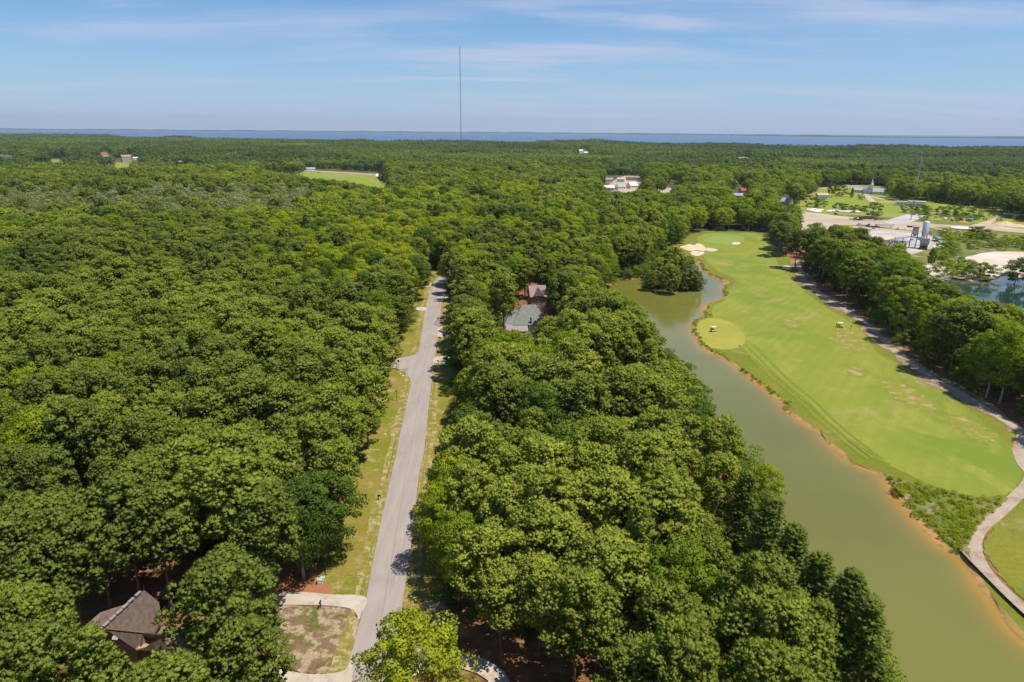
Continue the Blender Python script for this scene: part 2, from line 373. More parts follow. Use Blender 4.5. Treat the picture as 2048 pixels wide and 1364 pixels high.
# ================================================================== THE GROUND AND THE WATERS
RB = [(1395,522),(1402,534),(1412,545),(1424,553),(1440,560),(1455,563),(1447,570),(1444,582),(1447,594),(1432,601),(1414,607),(1405,614),(1404,622),(1410,631),(1400,637),(1386,645),(1382,653),(1386,664),(1389,676),(1404,695),(1420,706),(1448,716),(1460,726),(1478,741),(1500,758),(1530,781),(1560,806),(1580,830),(1608,849),(1635,861),(1650,884),(1675,908),(1705,929),(1728,939),(1752,947),(1770,972),(1795,1003),(1820,1028),(1838,1052),(1862,1081),(1895,1102),(1922,1118),(1950,1158),(1982,1208),(2025,1260),(2070,1300),(2140,1360),(2260,1450)]
LSH = [(1215,562),(1225,578),(1262,600),(1298,640),(1340,690),(1385,742),(1440,822),(1500,902),(1524,962),(1528,1000),(1508,1030),(1540,1082),(1620,1172),(1715,1240),(1780,1310),(1800,1380),(1880,1500)]
right_w = [P2(x, y, -.4) for x, y in RB]
left_w = [P2(x, y, 6.0) for x, y in LSH]
top_w = [P2(x, y, -.4) for x, y in ((1228,557),(1255,560),(1280,555),(1300,535),(1330,520),(1365,515))]
rs = smooth_poly(right_w, step=1.6, closed=False)
rs = [(x + .35 * math.sin(i * .9) * math.sin(i * .23), y + .3 * math.sin(i * 1.3)) for i, (x, y) in enumerate(rs)]
NR = len(rs)
pond = rs + smooth_poly(left_w[::-1], step=3.5, closed=False) + smooth_poly(top_w, step=4, closed=False)
def dedupe(p, e=.25):
    o = [p[0]]
    for q in p[1:]:
        if (Vector(q) - Vector(o[-1])).length > e: o.append(q)
    return o
pond = dedupe(pond)
rim = lambda i: 1.0 + .42 * math.sin(i * .31) * math.sin(i * .11) + .35 * math.sin(i * .77) + random.uniform(-.22, .22)
pond_out = offset_poly(pond, rim)
pond_in = offset_poly(pond, -1.6)
quarry = smooth_poly([P2(*p) for p in ((1876,566),(1905,556),(1950,560),(1985,556),(2012,546),(2050,556),(2110,570),(2180,640),(2060,650),(1990,628),(1900,600))], sub=5)
q_out = offset_poly(quarry, 1.5)
# the mainland reaches to the sound; its far edge is surveyed over the tops of the shore trees
SHORE = [(-500,266),(-100,267),(60,267.5),(150,269),(210,269),(240,273),(300,275),(350,272.5),(420,277),(480,276),(560,279),(640,280),(700,279),(760,281.5),(860,283),(960,283),(1040,284),(1100,282),(1160,280),(1185,279),(1215,282),(1260,286),(1310,288),(1370,288),(1420,286),(1470,288),(1520,291),(1580,293),(1660,294),(1720,292),(1800,291),(1870,293),(1960,294),(2048,294),(2250,297),(2500,299)]
shore = [P2(x, y, 15) for x, y in SHORE]
land = [(-2500, -300), (-9000, 2000)] + shore + [(4500, 1200), (2500, -300)]
g = link('ground', cdt_mesh('ground', land, [pond_out, q_out], 0.0, 'pine_straw'), None); g['kind'] = 'structure'
o = link('sound_water', cdt_mesh('sound_water', [(-60000, 300), (-60000, 24000), (60000, 24000), (60000, 300), (20000, -2000), (-20000, -2000)], [[(-2400, -280), (-8600, 2000)] + [(x, y - 60) for x, y in shore] + [(4300, 1200), (2400, -280)]], -1.0, 'sound_water')); o['kind'] = 'structure'
def bank(name, rings, zs, mat):
    n = len(rings[0]); vs = [(x, y, z) for r_, z in zip(rings, zs) for x, y in r_]
    fs = [(j * n + i, (j + 1) * n + i, (j + 1) * n + (i + 1) % n, j * n + (i + 1) % n) for j in range(len(rings) - 1) for i in range(n)]
    me = bpy.data.meshes.new(name); me.from_pydata(vs, [], fs); me.update(); me.materials.append(MATS[mat])
    import bmesh
    bm = bmesh.new(); bm.from_mesh(me); bmesh.ops.recalc_face_normals(bm, faces=bm.faces)
    if sum(f.normal.z for f in bm.faces) < 0: bmesh.ops.reverse_faces(bm, faces=bm.faces)
    bm.to_mesh(me); bm.free()
    o = link(name, me); o['kind'] = 'structure'; return o
bank('pond_bank', [offset_poly(pond_out, .02), offset_poly(pond, .3), pond, pond_in], [.02, -.28, -.42, -1.4], 'bank_sand')
bank('quarry_bank', [q_out, quarry, offset_poly(quarry, -2)], [.0, -.45, -1.4], 'white_sand')
def pool(name, poly, z, mat, edge, soft, amp):
    ex = []
    for d in (-.8, -1.8, -3.2, -5.5, -9): ex += offset_poly(poly, d)[::2]
    ex = [e for e, k in zip(ex, inpoly(ex, poly)) if k]
    o_ = offset_poly(poly, .25); me = cdt_mesh(name, o_, [], z, mat, ex)
    V = np.array([v.co[:2] for v in me.vertices]); E = np.array(edge)
    d = np.sqrt(((V[:, None, :] - E[None]) ** 2).sum(2)).min(1)
    a = me.attributes.new('shallow', 'FLOAT', 'POINT'); a.data.foreach_set('value', np.clip(amp(V) * np.exp(-d / soft), 0, 1).astype(np.float32))
    o = link(name, me); o['kind'] = 'structure'; return o
pool('pond_water', pond, -.46, 'pond_water', rs, 1.5, lambda V: np.where(V[:, 1] < 125, .95, .75))
pool('quarry_pond_water', quarry, -.5, 'quarry_water', [P2(*p) for p in ((1890,557),(1930,560),(1970,558))], 8, lambda V: 1.0)

# golf course
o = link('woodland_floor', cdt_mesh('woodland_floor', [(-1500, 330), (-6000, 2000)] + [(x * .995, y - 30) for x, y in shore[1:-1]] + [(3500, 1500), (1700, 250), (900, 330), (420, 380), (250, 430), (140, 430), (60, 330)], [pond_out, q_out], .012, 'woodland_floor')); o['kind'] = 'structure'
RG = [(1360,478),(1378,470),(1410,462.5),(1460,463),(1505,464.5),(1532,468),(1541,480),(1556,498),(1575,512),(1592,530),(1612,556),(1650,590),(1711,630),(1760,672),(1810,716),(1875,762),(1946,800),(1984,824),(2022,848),(2048,868),(2060,930),(2080,965),(2060,1000),(2010,1040),(1965,1075),(1960,1110),(2000,1160),(2090,1240),(2220,1340),(2100,1400),(1960,1240),(1860,1140),(1700,1000),(1560,860),(1400,740),(1360,640),(1340,560),(1345,520),(1350,500)]
sheet('golf_rough_grass', RG, 'rough_grass', holes=[pond_out])
FW = [(1396,474),(1420,466),(1470,466),(1515,468),(1532,484),(1545,506),(1562,534),(1586,560),(1618,590),(1642,608),(1706,648),(1734,674),(1754,704),(1790,724),(1842,758),(1898,790),(1936,818),(1980,856),(2024,894),(2036,915),(2042,945),(2035,972),(2012,988),(1960,993),(1900,982),(1845,962),(1790,935),(1740,905),(1690,868),(1640,828),(1590,785),(1540,742),(1505,715),(1470,690),(1435,650),(1425,615),(1450,600),(1462,575),(1470,560),(1440,545),(1415,525),(1405,508),(1398,490)]
sheet('fairway', FW, 'fairway_grass', holes=[pond_out])
sheet('tee_grass', [(1392,655),(1400,643),(1420,636),(1448,640),(1470,650),(1488,668),(1490,684),(1478,694),(1455,699),(1425,696),(1402,684),(1392,670)], 'tee_grass', holes=[pond_out])
sheet('putting_green', [(1408,478),(1425,472),(1455,469.5),(1480,472),(1489,477),(1482,483),(1460,488),(1430,487),(1412,484)], 'green_grass', sub=8)
for px in ([(1370,491),(1378,488),(1388,490),(1394,487),(1402,488),(1410,494),(1413,500),(1404,502),(1392,500),(1382,502),(1370,499),(1360,494)],
           [(1381,505),(1390,501.5),(1400,503),(1408,504),(1405,509),(1395,512),(1385,510)],
           [(1414,496),(1424,496.5),(1436,500),(1424,503),(1414,501)],
           [(1464,486),(1474,484),(1482,486.5),(1474,489.5),(1465,488.5)],
           [(1564,533),(1572,531),(1583,534),(1580,538),(1568,538)]):
    sheet('sand_bunker', px, 'bunker_sand', sub=7)
for wt in ([(1664,664),(1684,657),(1708,664),(1730,684),(1722,700),(1696,704),(1680,690),(1660,680)], [(1796,738),(1826,744),(1850,756),(1868,776),(1846,774),(1820,768),(1800,752)], [(1890,826),(1930,838),(1976,860),(1990,884),(1960,884),(1925,864),(1900,846)], [(1760,762),(1800,768),(1850,796),(1876,822),(1845,820),(1805,804),(1775,784)], [(1690,730),(1716,734),(1730,750),(1706,752)], [(1560,640),(1590,640),(1604,652),(1580,658)]): sheet('worn_turf', wt, 'worn_turf', wiggle=1.3, sub=14)
# pale mower tracks along the pond side of the fairway
for off, w_ in ((0, .9), (14, .7), (30, .9)):
    strip('mower_track', [(1478+off,690),(1540+off,752),(1600+off,802),(1640+off,842),(1690+off,884),(1735+off,918)], w_, 'track_grass')
PATH = [(1596,522),(1599,538),(1611,562),(1632,582),(1676,611),(1711,632),(1735,648),(1755,670),(1781,693),(1808,717),(1846,743),(1875,764),(1910,780),(1946,802),(1984,825),(2022,849),(2044,866),(2040,888),(2036,902),(2046,930),(2062,948),(2055,970),(2040,986),(2000,1024),(1962,1056),(1949,1085),(1956,1120),(1986,1162),(2048,1220),(2120,1284),(2220,1370)]
strip('path_edge_sand', PATH[:17], lambda u: 6.5 + 2.2 * math.sin(u * 31) + 1.3 * math.sin(u * 83), 'path_edge', step=1.2)
strip('cart_path', PATH, 2.3, 'path_gravel', step=2)
sheet('weedy_bank', [(1758,952),(1775,948),(1800,958),(1850,972),(1910,988),(1975,998),(2015,996),(1990,1022),(1955,1052),(1938,1082),(1938,1106),(1915,1100),(1880,1078),(1850,1048),(1826,1018),(1798,985),(1775,965)], 'weed_ground', holes=[pond_out])
sheet('grass_beyond_path', [(1968,1086),(1985,1060),(2020,1035),(2060,1005),(2200,1000),(2400,1300),(2200,1340),(2080,1232),(2010,1164),(1975,1115)], 'rough_grass')

# the road, its verges, side road and driveways
sheet('verge', [(690,1190),(728,1196),(742,1150),(760,1060),(782,960),(795,900),(816,800),(824,765),(812,746),(795,740),(760,738),(735,745),(745,790),(735,850),(715,900),(695,960),(685,1020),(670,1060),(650,1100),(625,1135),(640,1150),(655,1188)], 'verge_grass')
sheet('verge', [(840,704),(852,620),(863,580),(880,556),(898,546),(880,540),(850,548),(835,570),(825,620),(810,660),(790,690),(760,714),(775,722),(826,713)], 'verge_grass')
sheet('verge', [(897,568),(886,580),(882,620),(871,700),(858,800),(848,900),(835,960),(826,1060),(812,1150),(798,1262),(870,1300),(890,1240),(900,1150),(900,1080),(890,1000),(905,920),(925,860),(925,780),(915,700),(920,620),(915,570)], 'verge_grass')
sheet('pine_straw_bed', [(530,1130),(590,1122),(632,1140),(652,1165),(666,1193),(600,1190),(530,1190)], 'mulch')
sheet('front_yard', [(540,1205),(600,1206),(690,1210),(712,1232),(718,1245),(712,1290),(694,1340),(640,1350),(600,1345),(540,1330),(520,1260)], 'bare_yard')
sheet('front_yard', [(818,1230),(870,1200),(920,1210),(905,1290),(935,1310),(915,1330),(860,1330),(806,1330),(808,1280)], 'bare_yard')
RL = [(676,1420),(690,1364),(716,1260),(733,1195),(741,1150),(759,1060),(781,960),(794,900),(815,800),(838,700),(851,620),(861,580),(867,566),(877,555),(890,548),(915,541),(945,536)]
RR = [(775,1420),(787,1364),(799,1270),(806,1200),(813,1150),(827,1060),(837,960),(849,900),(859,800),(872,700),(882,620),(887,580),(891,569),(898,560),(908,553),(925,546),(950,541)]
sheet('side_road', [(842,704),(828,711),(800,717),(770,722),(720,729),(640,740),(560,754),(560,762),(640,750),(720,738),(770,736),(795,739),(812,748),(820,758),(823,770),(834,760)], 'asphalt', z=.225)
rl = smooth_poly([P2(*p) for p in RL], step=4, closed=False); rr = smooth_poly([P2(*p) for p in RR], step=4, closed=False)
o = link('road', cdt_mesh('road', rl + rr[::-1], [], .23, 'asphalt')); o['kind'] = 'structure'
sheet('driveway', [(440,1182),(520,1186),(600,1186),(660,1191),(731,1196),(722,1232),(718,1240),(706,1222),(680,1216),(640,1213),(560,1212),(480,1212),(430,1206)], 'driveway_concrete', z=.236)
sheet('driveway', [(704,1312),(690,1342),(640,1351),(590,1347),(540,1335),(480,1328),(420,1320),(380,1330),(370,1400),(500,1400),(682,1400)], 'driveway_concrete', z=.236)
strip('driveway', [(790,1352),(830,1338),(880,1326),(925,1324),(965,1336),(992,1354),(1004,1380),(1010,1420)], 2.7, 'driveway_concrete', z=.236)
for px in ([(878,656),(905,654),(905,672),(876,674)], [(871,715),(898,715),(900,726),(869,727)], [(835,615),(852,616),(851,622),(833,621)], [(884,590),(902,590),(902,596),(883,596)], [(855,571),(866,568),(862,574),(848,575)]):
    sheet('driveway', px, 'driveway_concrete', z=.236, sub=3)
# faint worn centre-line remnants
for a, b in (((806,1070),(799,1118)), ((799,1122),(792,1165))):
    strip('road_marking', [a, b], .10, 'worn_paint', z=.236)

# the concrete yard and the open land round it
sheet('mown_field', [(1598,402),(1625,385),(1650,374),(1690,370),(1720,368),(1790,374),(1860,390),(1950,400),(2048,425),(2048,452),(1950,447),(1800,437),(1690,430),(1600,426)], 'field_grass')
sheet('weedy_meadow', [(1650,424),(1700,431),(1800,436),(1900,442),(2048,452),(2200,470),(2200,520),(2048,508),(1960,508),(1900,520),(1868,500),(1868,475),(1820,462),(1760,448)], 'weed_ground')
sheet('sand_yard', [(1560,432),(1603,424),(1680,432),(1760,440),(1830,444),(1880,449),(2048,458),(2150,470),(2150,474),(2048,464),(1930,456),(1860,455),(1848,466),(1872,476),(1885,492),(1862,512),(1830,530),(1740,520),(1640,480),(1580,460)], 'yard_sand')
sheet('sand_yard', [(1940,452),(1975,442),(1998,431),(2006,433),(1985,446),(2000,452),(2048,460),(2048,466),(1960,458)], 'yard_sand')
sheet('gravel_track', [(1770,444),(1810,430),(1830,428),(1850,431),(1815,446)], 'concrete_slab')
sheet('concrete_apron', [(1715,466),(1760,462),(1800,466),(1850,470),(1866,482),(1850,500),(1800,508),(1750,500),(1715,482)], 'concrete_slab')
sheet('scrub_ground', [(1835,506),(1868,498),(1925,505),(1950,512),(1935,524),(1950,540),(1985,556),(1960,560),(1930,545),(1880,534),(1840,532),(1800,520)], 'weed_ground')
strip('grass_seam', [(1668,452),(1720,452),(1780,458),(1830,462)], 5, 'weed_ground')
strip('sandy_track', [(1862,455),(1900,462),(1960,466),(2010,470),(2048,476)], 2.2, 'yard_sand')
strip('field_track', [(1724,384),(1738,396),(1750,404),(1790,404),(1818,408)], 6, 'driveway_concrete')
strip('field_track', [(1724,388),(1762,398),(1790,401),(1818,404)], 4, 'driveway_concrete')
strip('far_road', [(1640,378),(1690,374),(1730,371),(1800,374)], 18, 'path_gravel')
sheet('sand_flat', [(1842,531),(1880,533),(1925,542),(1958,552),(1930,558),(1898,556),(1870,562),(1840,565),(1815,545)], 'white_sand')
sheet('sand_flat', [(1925,520),(1950,510),(1990,504),(2048,505),(2160,515),(2160,560),(2050,548),(2016,544),(1985,556),(1962,545)], 'white_sand')
# far fields
sheet('far_field', [(560,346),(600,343),(680,346),(760,352),(772,360),(770,377),(745,375),(715,368),(660,362),(610,358),(575,352)], 'field_grass')
for px in ([(60,322),(100,319),(150,322),(160,327),(100,327)], [(190,332),(215,325),(260,326),(256,334),(230,337)], [(925,386),(950,380),(990,388),(985,394)], [(390,329),(410,327),(408,332)],
           [(1598,402),(1640,392),(1655,375),(1668,376),(1650,405)], [(1215,372),(1250,352),(1290,358),(1285,375),(1240,388)], [(1308,377),(1330,375),(1355,378),(1350,386),(1322,386)]):
    sheet('far_field', px, 'field_grass' if px[0][0] not in (1215, 1308) else 'yard_sand')
strip('highway', [(520,338),(600,341),(680,345),(760,350),(830,356)], 22, 'path_gravel')
# the outer banks beyond the sound: a long low strand with a wooded spine
def barrier():
    near = [(-400,258.6),(0,259.2),(200,260.0),(450,262.0),(700,264.0),(900,265.5),(1100,267.0),(1300,269.2),(1450,271.0),(1600,273.0),(1750,275.0),(1900,276.2),(2048,277.6),(2400,281)]
    rows = []
    pts = smooth_poly([P2(x, y, -1) for x, y in near], step=110, closed=False)
    for i, (x, y) in enumerate(pts):
        q = Vector((x, y)).normalized(); hgt = 14 + 15 * abs(math.sin(i * .37) * math.sin(i * .11 + 1)) + random.uniform(-3, 5); d = 260 + 900 * (1 if x > 2000 else .5)
        rows.append([(x, y, -1.2), (x + q.x * 40, y + q.y * 40, hgt * .55 + 1), (x + q.x * d * .4, y + q.y * d * .4, hgt), (x + q.x * d, y + q.y * d, hgt * .5), (x + q.x * (d + 60), y + q.y * (d + 60), -1.2)])
    vs = [v for r_ in rows for v in r_]; n = 5
    fs = [(i * n + j, (i + 1) * n + j, (i + 1) * n + j + 1, i * n + j + 1) for i in range(len(rows) - 1) for j in range(n - 1)]
    me = bpy.data.meshes.new('barrier_island'); me.from_pydata(vs, [], fs); me.update(); me.materials.append(MATS['island_scrub'])
    o = link('barrier_island', me); o['kind'] = 'structure'
barrier()
# wooded islet in the pond
isl = [P2(x, y, -.4) for x, y in ((1286,574),(1300,579),(1330,582),(1362,583),(1390,583),(1407,578),(1400,560),(1380,545),(1340,535),(1300,540),(1284,555))]
isl = smooth_poly(isl, sub=5); ic = Vector((sum(p[0] for p in isl) / len(isl), sum(p[1] for p in isl) / len(isl)))
rings = [[(ic.x + (x - ic.x) * k, ic.y + (y - ic.y) * k) for x, y in isl] for k in (1.04, 1.0, .85, .4, .02)]
bank('islet', rings, [-1.2, -.45, .1, .5, .6], 'island_soil')

for sd_, RR_ in ((-1, RL), (1, RR)):
    for k_, (o1, w1) in enumerate(((1.5, 1.3), (.35, .5))):
        q_ = [Vector(P2(*p)) for p in RR_[:13]]; q_ = [(p.x + sd_ * o1, p.y) for p in q_]
        strip('dry_verge', q_, lambda u: w1 * (1 + .6 * math.sin(u * 57) * math.sin(u * 23)), 'dry_grass', z=.2 + .005 * k_, world=True, step=1.0)
q_ = [((Vector(P2(*a)) + Vector(P2(*b_))) / 2) for a, b_ in zip(RL, RR)]
strip('road_seam', [(p.x + .1, p.y) for p in q_[1:13]], .09, 'asphalt_dark', z=.234, world=True)
for px in ([(868,646),(874,641),(881,643),(882,650),(875,653),(867,651)], [(866,601),(874,597),(884,599),(882,604),(870,605)], [(800,742),(815,738),(812,744),(803,746)]): sheet('road_stain', px, 'asphalt_dark', z=.2335, sub=8, wiggle=.15)
# ================================================================== TREES
def rdir(n, rng, zmin=-1.0):
    d = rng.normal(size=(n * 3, 3)); d /= np.linalg.norm(d, axis=1)[:, None]; d = d[d[:, 2] > zmin]
    return d[:n]
def env(t, kind):
    if kind == 'pine': return np.where(t < .32, .62 + .38 * t / .32, np.sqrt(np.clip(1 - ((t - .32) / .70) ** 2, 0.02, 1)))
    if kind == 'cone': return np.where(t < .15, .8 + .2 * t / .15, np.clip(1 - ((t - .15) / .87) ** 1.25, .05, 1))
    return np.where(t < .40, .70 + .30 * t / .40, np.sqrt(np.clip(1 - ((t - .40) / .62) ** 2, 0.02, 1)))
def lobes(kind, rng, n, Rr, z0, z1):
    t = (np.arange(n) + rng.uniform(0, 1, n)) / n; t = t ** .9
    ang = np.arange(n) * 2.39996 + rng.uniform(-.5, .5, n)
    e = env(t, kind) * Rr; ph = rng.uniform(0, 6.28, 3)
    e *= 1 + .16 * np.sin(ang * 2 + ph[0]) + .10 * np.sin(ang * 3 + ph[1] + t * 4)
    rad = e * np.where(rng.uniform(size=n) < .82, rng.uniform(.76, 1.0, n), rng.uniform(.1, .6, n))
    c = np.stack([np.cos(ang) * rad, np.sin(ang) * rad, z0 + (z1 - z0) * t + rng.uniform(-.3, .3, n)], 1)
    return c
def leaf_mesh(P0, A, B, N, shade, mat, quad):
    # P0 centres, A long axis, B wide axis: triangles (needle sprays) or rhombic leaves; faces wound so they look outward along N
    g = np.cross(A, B); flip = (g * N).sum(1) < 0; B = np.where(flip[:, None], -B, B)
    n = len(P0)
    if quad:
        V = np.stack([P0 - A * .5, P0 + B * .5 - A * .05, P0 + A * .5, P0 - B * .5 - A * .05], 1); k = 4
        # order gives normal along -(A x B)?  checked below
        order = [0, 1, 2, 3]
    else:
        V = np.stack([P0 - B * .5, P0 + B * .5, P0 + A], 1); k = 3; order = [0, 1, 2]
    V = V[:, order]; nn = np.cross(V[:, 1] - V[:, 0], V[:, 2] - V[:, 0]); bad = (nn * N).sum(1) < 0
    V[bad] = V[bad][:, ::-1]
    me = bpy.data.meshes.new('leaves'); me.vertices.add(n * k); me.vertices.foreach_set('co', V.reshape(-1).astype(np.float32))
    me.loops.add(n * k); me.loops.foreach_set('vertex_index', np.arange(n * k, dtype=np.int32))
    me.polygons.add(n); me.polygons.foreach_set('loop_start', np.arange(0, n * k, k, dtype=np.int32)); me.polygons.foreach_set('loop_total', np.full(n, k, np.int32))
    me.update(calc_edges=True); me.materials.append(MATS[mat])
    a = me.attributes.new('shade', 'FLOAT', 'POINT'); a.data.foreach_set('value', np.repeat(np.clip(shade, 0, 1), k).astype(np.float32))
    me.polygons.foreach_set('use_smooth', [True] * n)
    me.normals_split_custom_set_from_vertices(np.repeat(N, k, 0).tolist())
    return me
def tri_mesh(V, N, shade, mat):
    n = len(V); me = bpy.data.meshes.new('leaves'); me.vertices.add(n * 3); me.vertices.foreach_set('co', V.reshape(-1).astype(np.float32))
    me.loops.add(n * 3); me.loops.foreach_set('vertex_index', np.arange(n * 3, dtype=np.int32))
    me.polygons.add(n); me.polygons.foreach_set('loop_start', np.arange(0, n * 3, 3, dtype=np.int32)); me.polygons.foreach_set('loop_total', np.full(n, 3, np.int32))
    me.update(calc_edges=True); me.materials.append(MATS[mat])
    a = me.attributes.new('shade', 'FLOAT', 'POINT'); a.data.foreach_set('value', np.repeat(np.clip(shade, 0, 1), 3).astype(np.float32))
    me.polygons.foreach_set('use_smooth', [True] * n); me.normals_split_custom_set_from_vertices(N.reshape(-1, 3).tolist())
    return me
def unit(v): return v / np.maximum(np.linalg.norm(v, axis=1), 1e-6)[:, None]
def crown(kind, seed, lod):
    rng = np.random.default_rng(seed)
    shape = {'pine': ('pine', 5.0, 9.0, 20.0), 'cone': ('cone', 3.9, 1.4, 21.0), 'broad': ('broad', 5.2, 5.0, 18.5), 'dome': ('broad', 5.0, .8, 18.0), 'marsh': ('broad', 3.6, 5.0, 15.0), 'shrub': ('broad', 2.6, .5, 4.2)}[kind]
    env_k, Rr, z0, z1 = shape
    Rr = Rr * rng.uniform(.92, 1.08); z1 = z1 + rng.uniform(-1.2, 1.2) * (.3 if kind == 'shrub' else 1)
    pine = kind in ('pine', 'cone', 'dome')
    nl = {'pine': 88, 'cone': 78, 'dome': 120, 'broad': 72, 'marsh': 30, 'shrub': 14}[kind]
    if lod == 1: nl = int(nl * .62)
    if lod == 2: nl = int(nl * .34)
    L = lobes(env_k, rng, nl, Rr, z0, z1); la = rng.uniform(.55, 1.35, nl) * (1.0 if pine else 1.22) * {0: 1, 1: 1.25, 2: 1.7}[lod]
    if kind == 'shrub': la *= .62
    lsh = rng.uniform(0, 1, nl)
    nt = {0: 32 if pine else 160, 1: 52 if pine else 44, 2: 17}[lod]
    li = np.repeat(np.arange(nl), nt); n = len(li)
    d = rdir(n + 50, rng, -.45)[:n]; a = la[li][:, None]
    c = L[li] + d * a * np.array([1, 1, .72]) * np.where(rng.uniform(size=n) < .8, rng.uniform(.80, 1.18, n), rng.uniform(.35, .8, n))[:, None]
    axis = np.zeros((n, 3)); axis[:, 2] = (z0 + z1) / 2 - 1; tout = unit(c - axis)
    if pine and lod == 0:
        # each needle tuft: a small rounded faceted puff bristling with a few longer sprays
        O = np.array([[1, 0, 0], [0, 1, 0], [-1, 0, 0], [0, -1, 0], [0, 0, 1], [0, 0, -1.]]); Fo = np.array([[0, 1, 4], [1, 2, 4], [2, 3, 4], [3, 0, 4], [1, 0, 5], [2, 1, 5], [3, 2, 5], [0, 3, 5]])
        th = rng.uniform(0, 6.28, n); ca, sa = np.cos(th), np.sin(th); Rz = np.zeros((n, 3, 3)); Rz[:, 0, 0] = ca; Rz[:, 0, 1] = -sa; Rz[:, 1, 0] = sa; Rz[:, 1, 1] = ca; Rz[:, 2, 2] = 1
        tilt = rng.uniform(-.7, .7, n); ct, st = np.cos(tilt), np.sin(tilt); Rx = np.zeros((n, 3, 3)); Rx[:, 0, 0] = 1; Rx[:, 1, 1] = ct; Rx[:, 1, 2] = -st; Rx[:, 2, 1] = st; Rx[:, 2, 2] = ct
        D = np.einsum('nij,njk,vk->nvi', Rz, Rx, O); rad_ = rng.uniform(.17, .31, n)[:, None, None] * rng.uniform(.8, 1.25, (n, 6, 1))
        V = c[:, None, :] + D * rad_ * np.array([1, 1, .85]); Nn = D * 1.0 + d[:, None, :] * .28 + tout[:, None, :] * .10; Nn /= np.linalg.norm(Nn, axis=2)[:, :, None]
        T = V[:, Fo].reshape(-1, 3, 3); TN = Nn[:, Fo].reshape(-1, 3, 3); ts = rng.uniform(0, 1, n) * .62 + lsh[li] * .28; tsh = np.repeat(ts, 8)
        nb = 8; ti = np.repeat(np.arange(n), nb); m = len(ti)
        dd = unit(d[ti] * .7 + unit(rng.normal(size=(m, 3))) * .8 + np.array([0, 0, .3])); Ln = rng.uniform(.36, .60, m)[:, None]; B = unit(np.cross(dd, rng.normal(size=(m, 3)))) * rng.uniform(.07, .12, m)[:, None]
        Vb = np.stack([c[ti] - B * .5, c[ti] + B * .5, c[ti] + dd * Ln], 1); Nb = unit(d[ti] * .5 + dd); nn = np.cross(Vb[:, 1] - Vb[:, 0], Vb[:, 2] - Vb[:, 0]); bad = (nn * Nb).sum(1) < 0; Vb[bad] = Vb[bad][:, ::-1]
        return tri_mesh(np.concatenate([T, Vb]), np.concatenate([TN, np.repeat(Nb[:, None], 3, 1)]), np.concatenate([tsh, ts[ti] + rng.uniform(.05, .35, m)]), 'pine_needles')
    mat = 'pine_needles' if pine else {'broad': 'broad_leaves', 'marsh': 'marsh_leaves', 'shrub': 'broad_leaves'}[kind]
    sz = {0: .36, 1: .85, 2: 1.9}[lod] * (.7 if kind == 'shrub' else 1) * (.82 if kind == 'marsh' else 1)
    N = unit(d * .9 + tout * .45 + rng.normal(size=(n, 3)) * .16)
    A = unit(np.cross(N * .8 + rng.normal(size=(n, 3)) * .55, rng.normal(size=(n, 3)))) * (sz * rng.uniform(.7, 1.3, n))[:, None]
    B = unit(np.cross(unit(N * .8 + rng.normal(size=(n, 3)) * .35), A)) * (sz * rng.uniform(.5, .95, n))[:, None]
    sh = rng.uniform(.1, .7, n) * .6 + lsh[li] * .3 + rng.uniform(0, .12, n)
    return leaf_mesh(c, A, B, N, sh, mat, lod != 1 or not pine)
def trunk(kind, seed, n=7):
    rng = random.Random(seed); b = MB()
    h = {'pine': 17.5, 'cone': 18, 'dome': 15, 'broad': 13, 'marsh': 12, 'shrub': 2.5}[kind]; r = {'pine': .24, 'cone': .22, 'dome': .24, 'broad': .26, 'marsh': .16, 'shrub': .07}[kind]
    pts = [(0, 0, -.3)]; x = y = 0
    for i in range(1, 5):
        x += rng.uniform(-.22, .22); y += rng.uniform(-.22, .22); pts.append((x, y, h * i / 4))
    for i in range(4): b.tube(pts[i], pts[i + 1], r * (1 - i * .2) * (1.25 if i == 0 else 1), r * (1 - (i + 1) * .2), n, False)
    zb = {'pine': 8.5, 'cone': 3, 'dome': 2, 'broad': 4.5, 'marsh': 5, 'shrub': .6}[kind]
    for i in range(9 if kind != 'shrub' else 5):
        t = i / 9; z = zb + (h - zb) * t; a = i * 2.4 + rng.uniform(-.4, .4); ln = (4.2 if kind != 'shrub' else 1.6) * (1 - t * .5) * (.7 if kind in ('cone', 'marsh') else 1)
        b.tube((x * z / h, y * z / h, z), (math.cos(a) * ln, math.sin(a) * ln, z + ln * (.25 if kind in ('pine', 'cone') else .7)), r * .32, r * .1, 5, False)
    return b.mesh('pine_bark' if kind in ('pine', 'cone', 'dome') else 'grey_bark', 'trunk', True)
NV = {'pine': 9, 'cone': 4, 'dome': 3, 'broad': 7, 'marsh': 4, 'shrub': 4}
CROWN = {}; TRUNK = {}
for kd, nv in NV.items():
    for i in range(nv):
        CROWN[kd, i] = crown(kd, 100 + 17 * i + len(kd), 0); CROWN[kd, i].name = 'crown_' + kd
        TRUNK[kd, i] = trunk(kd, 40 + i)
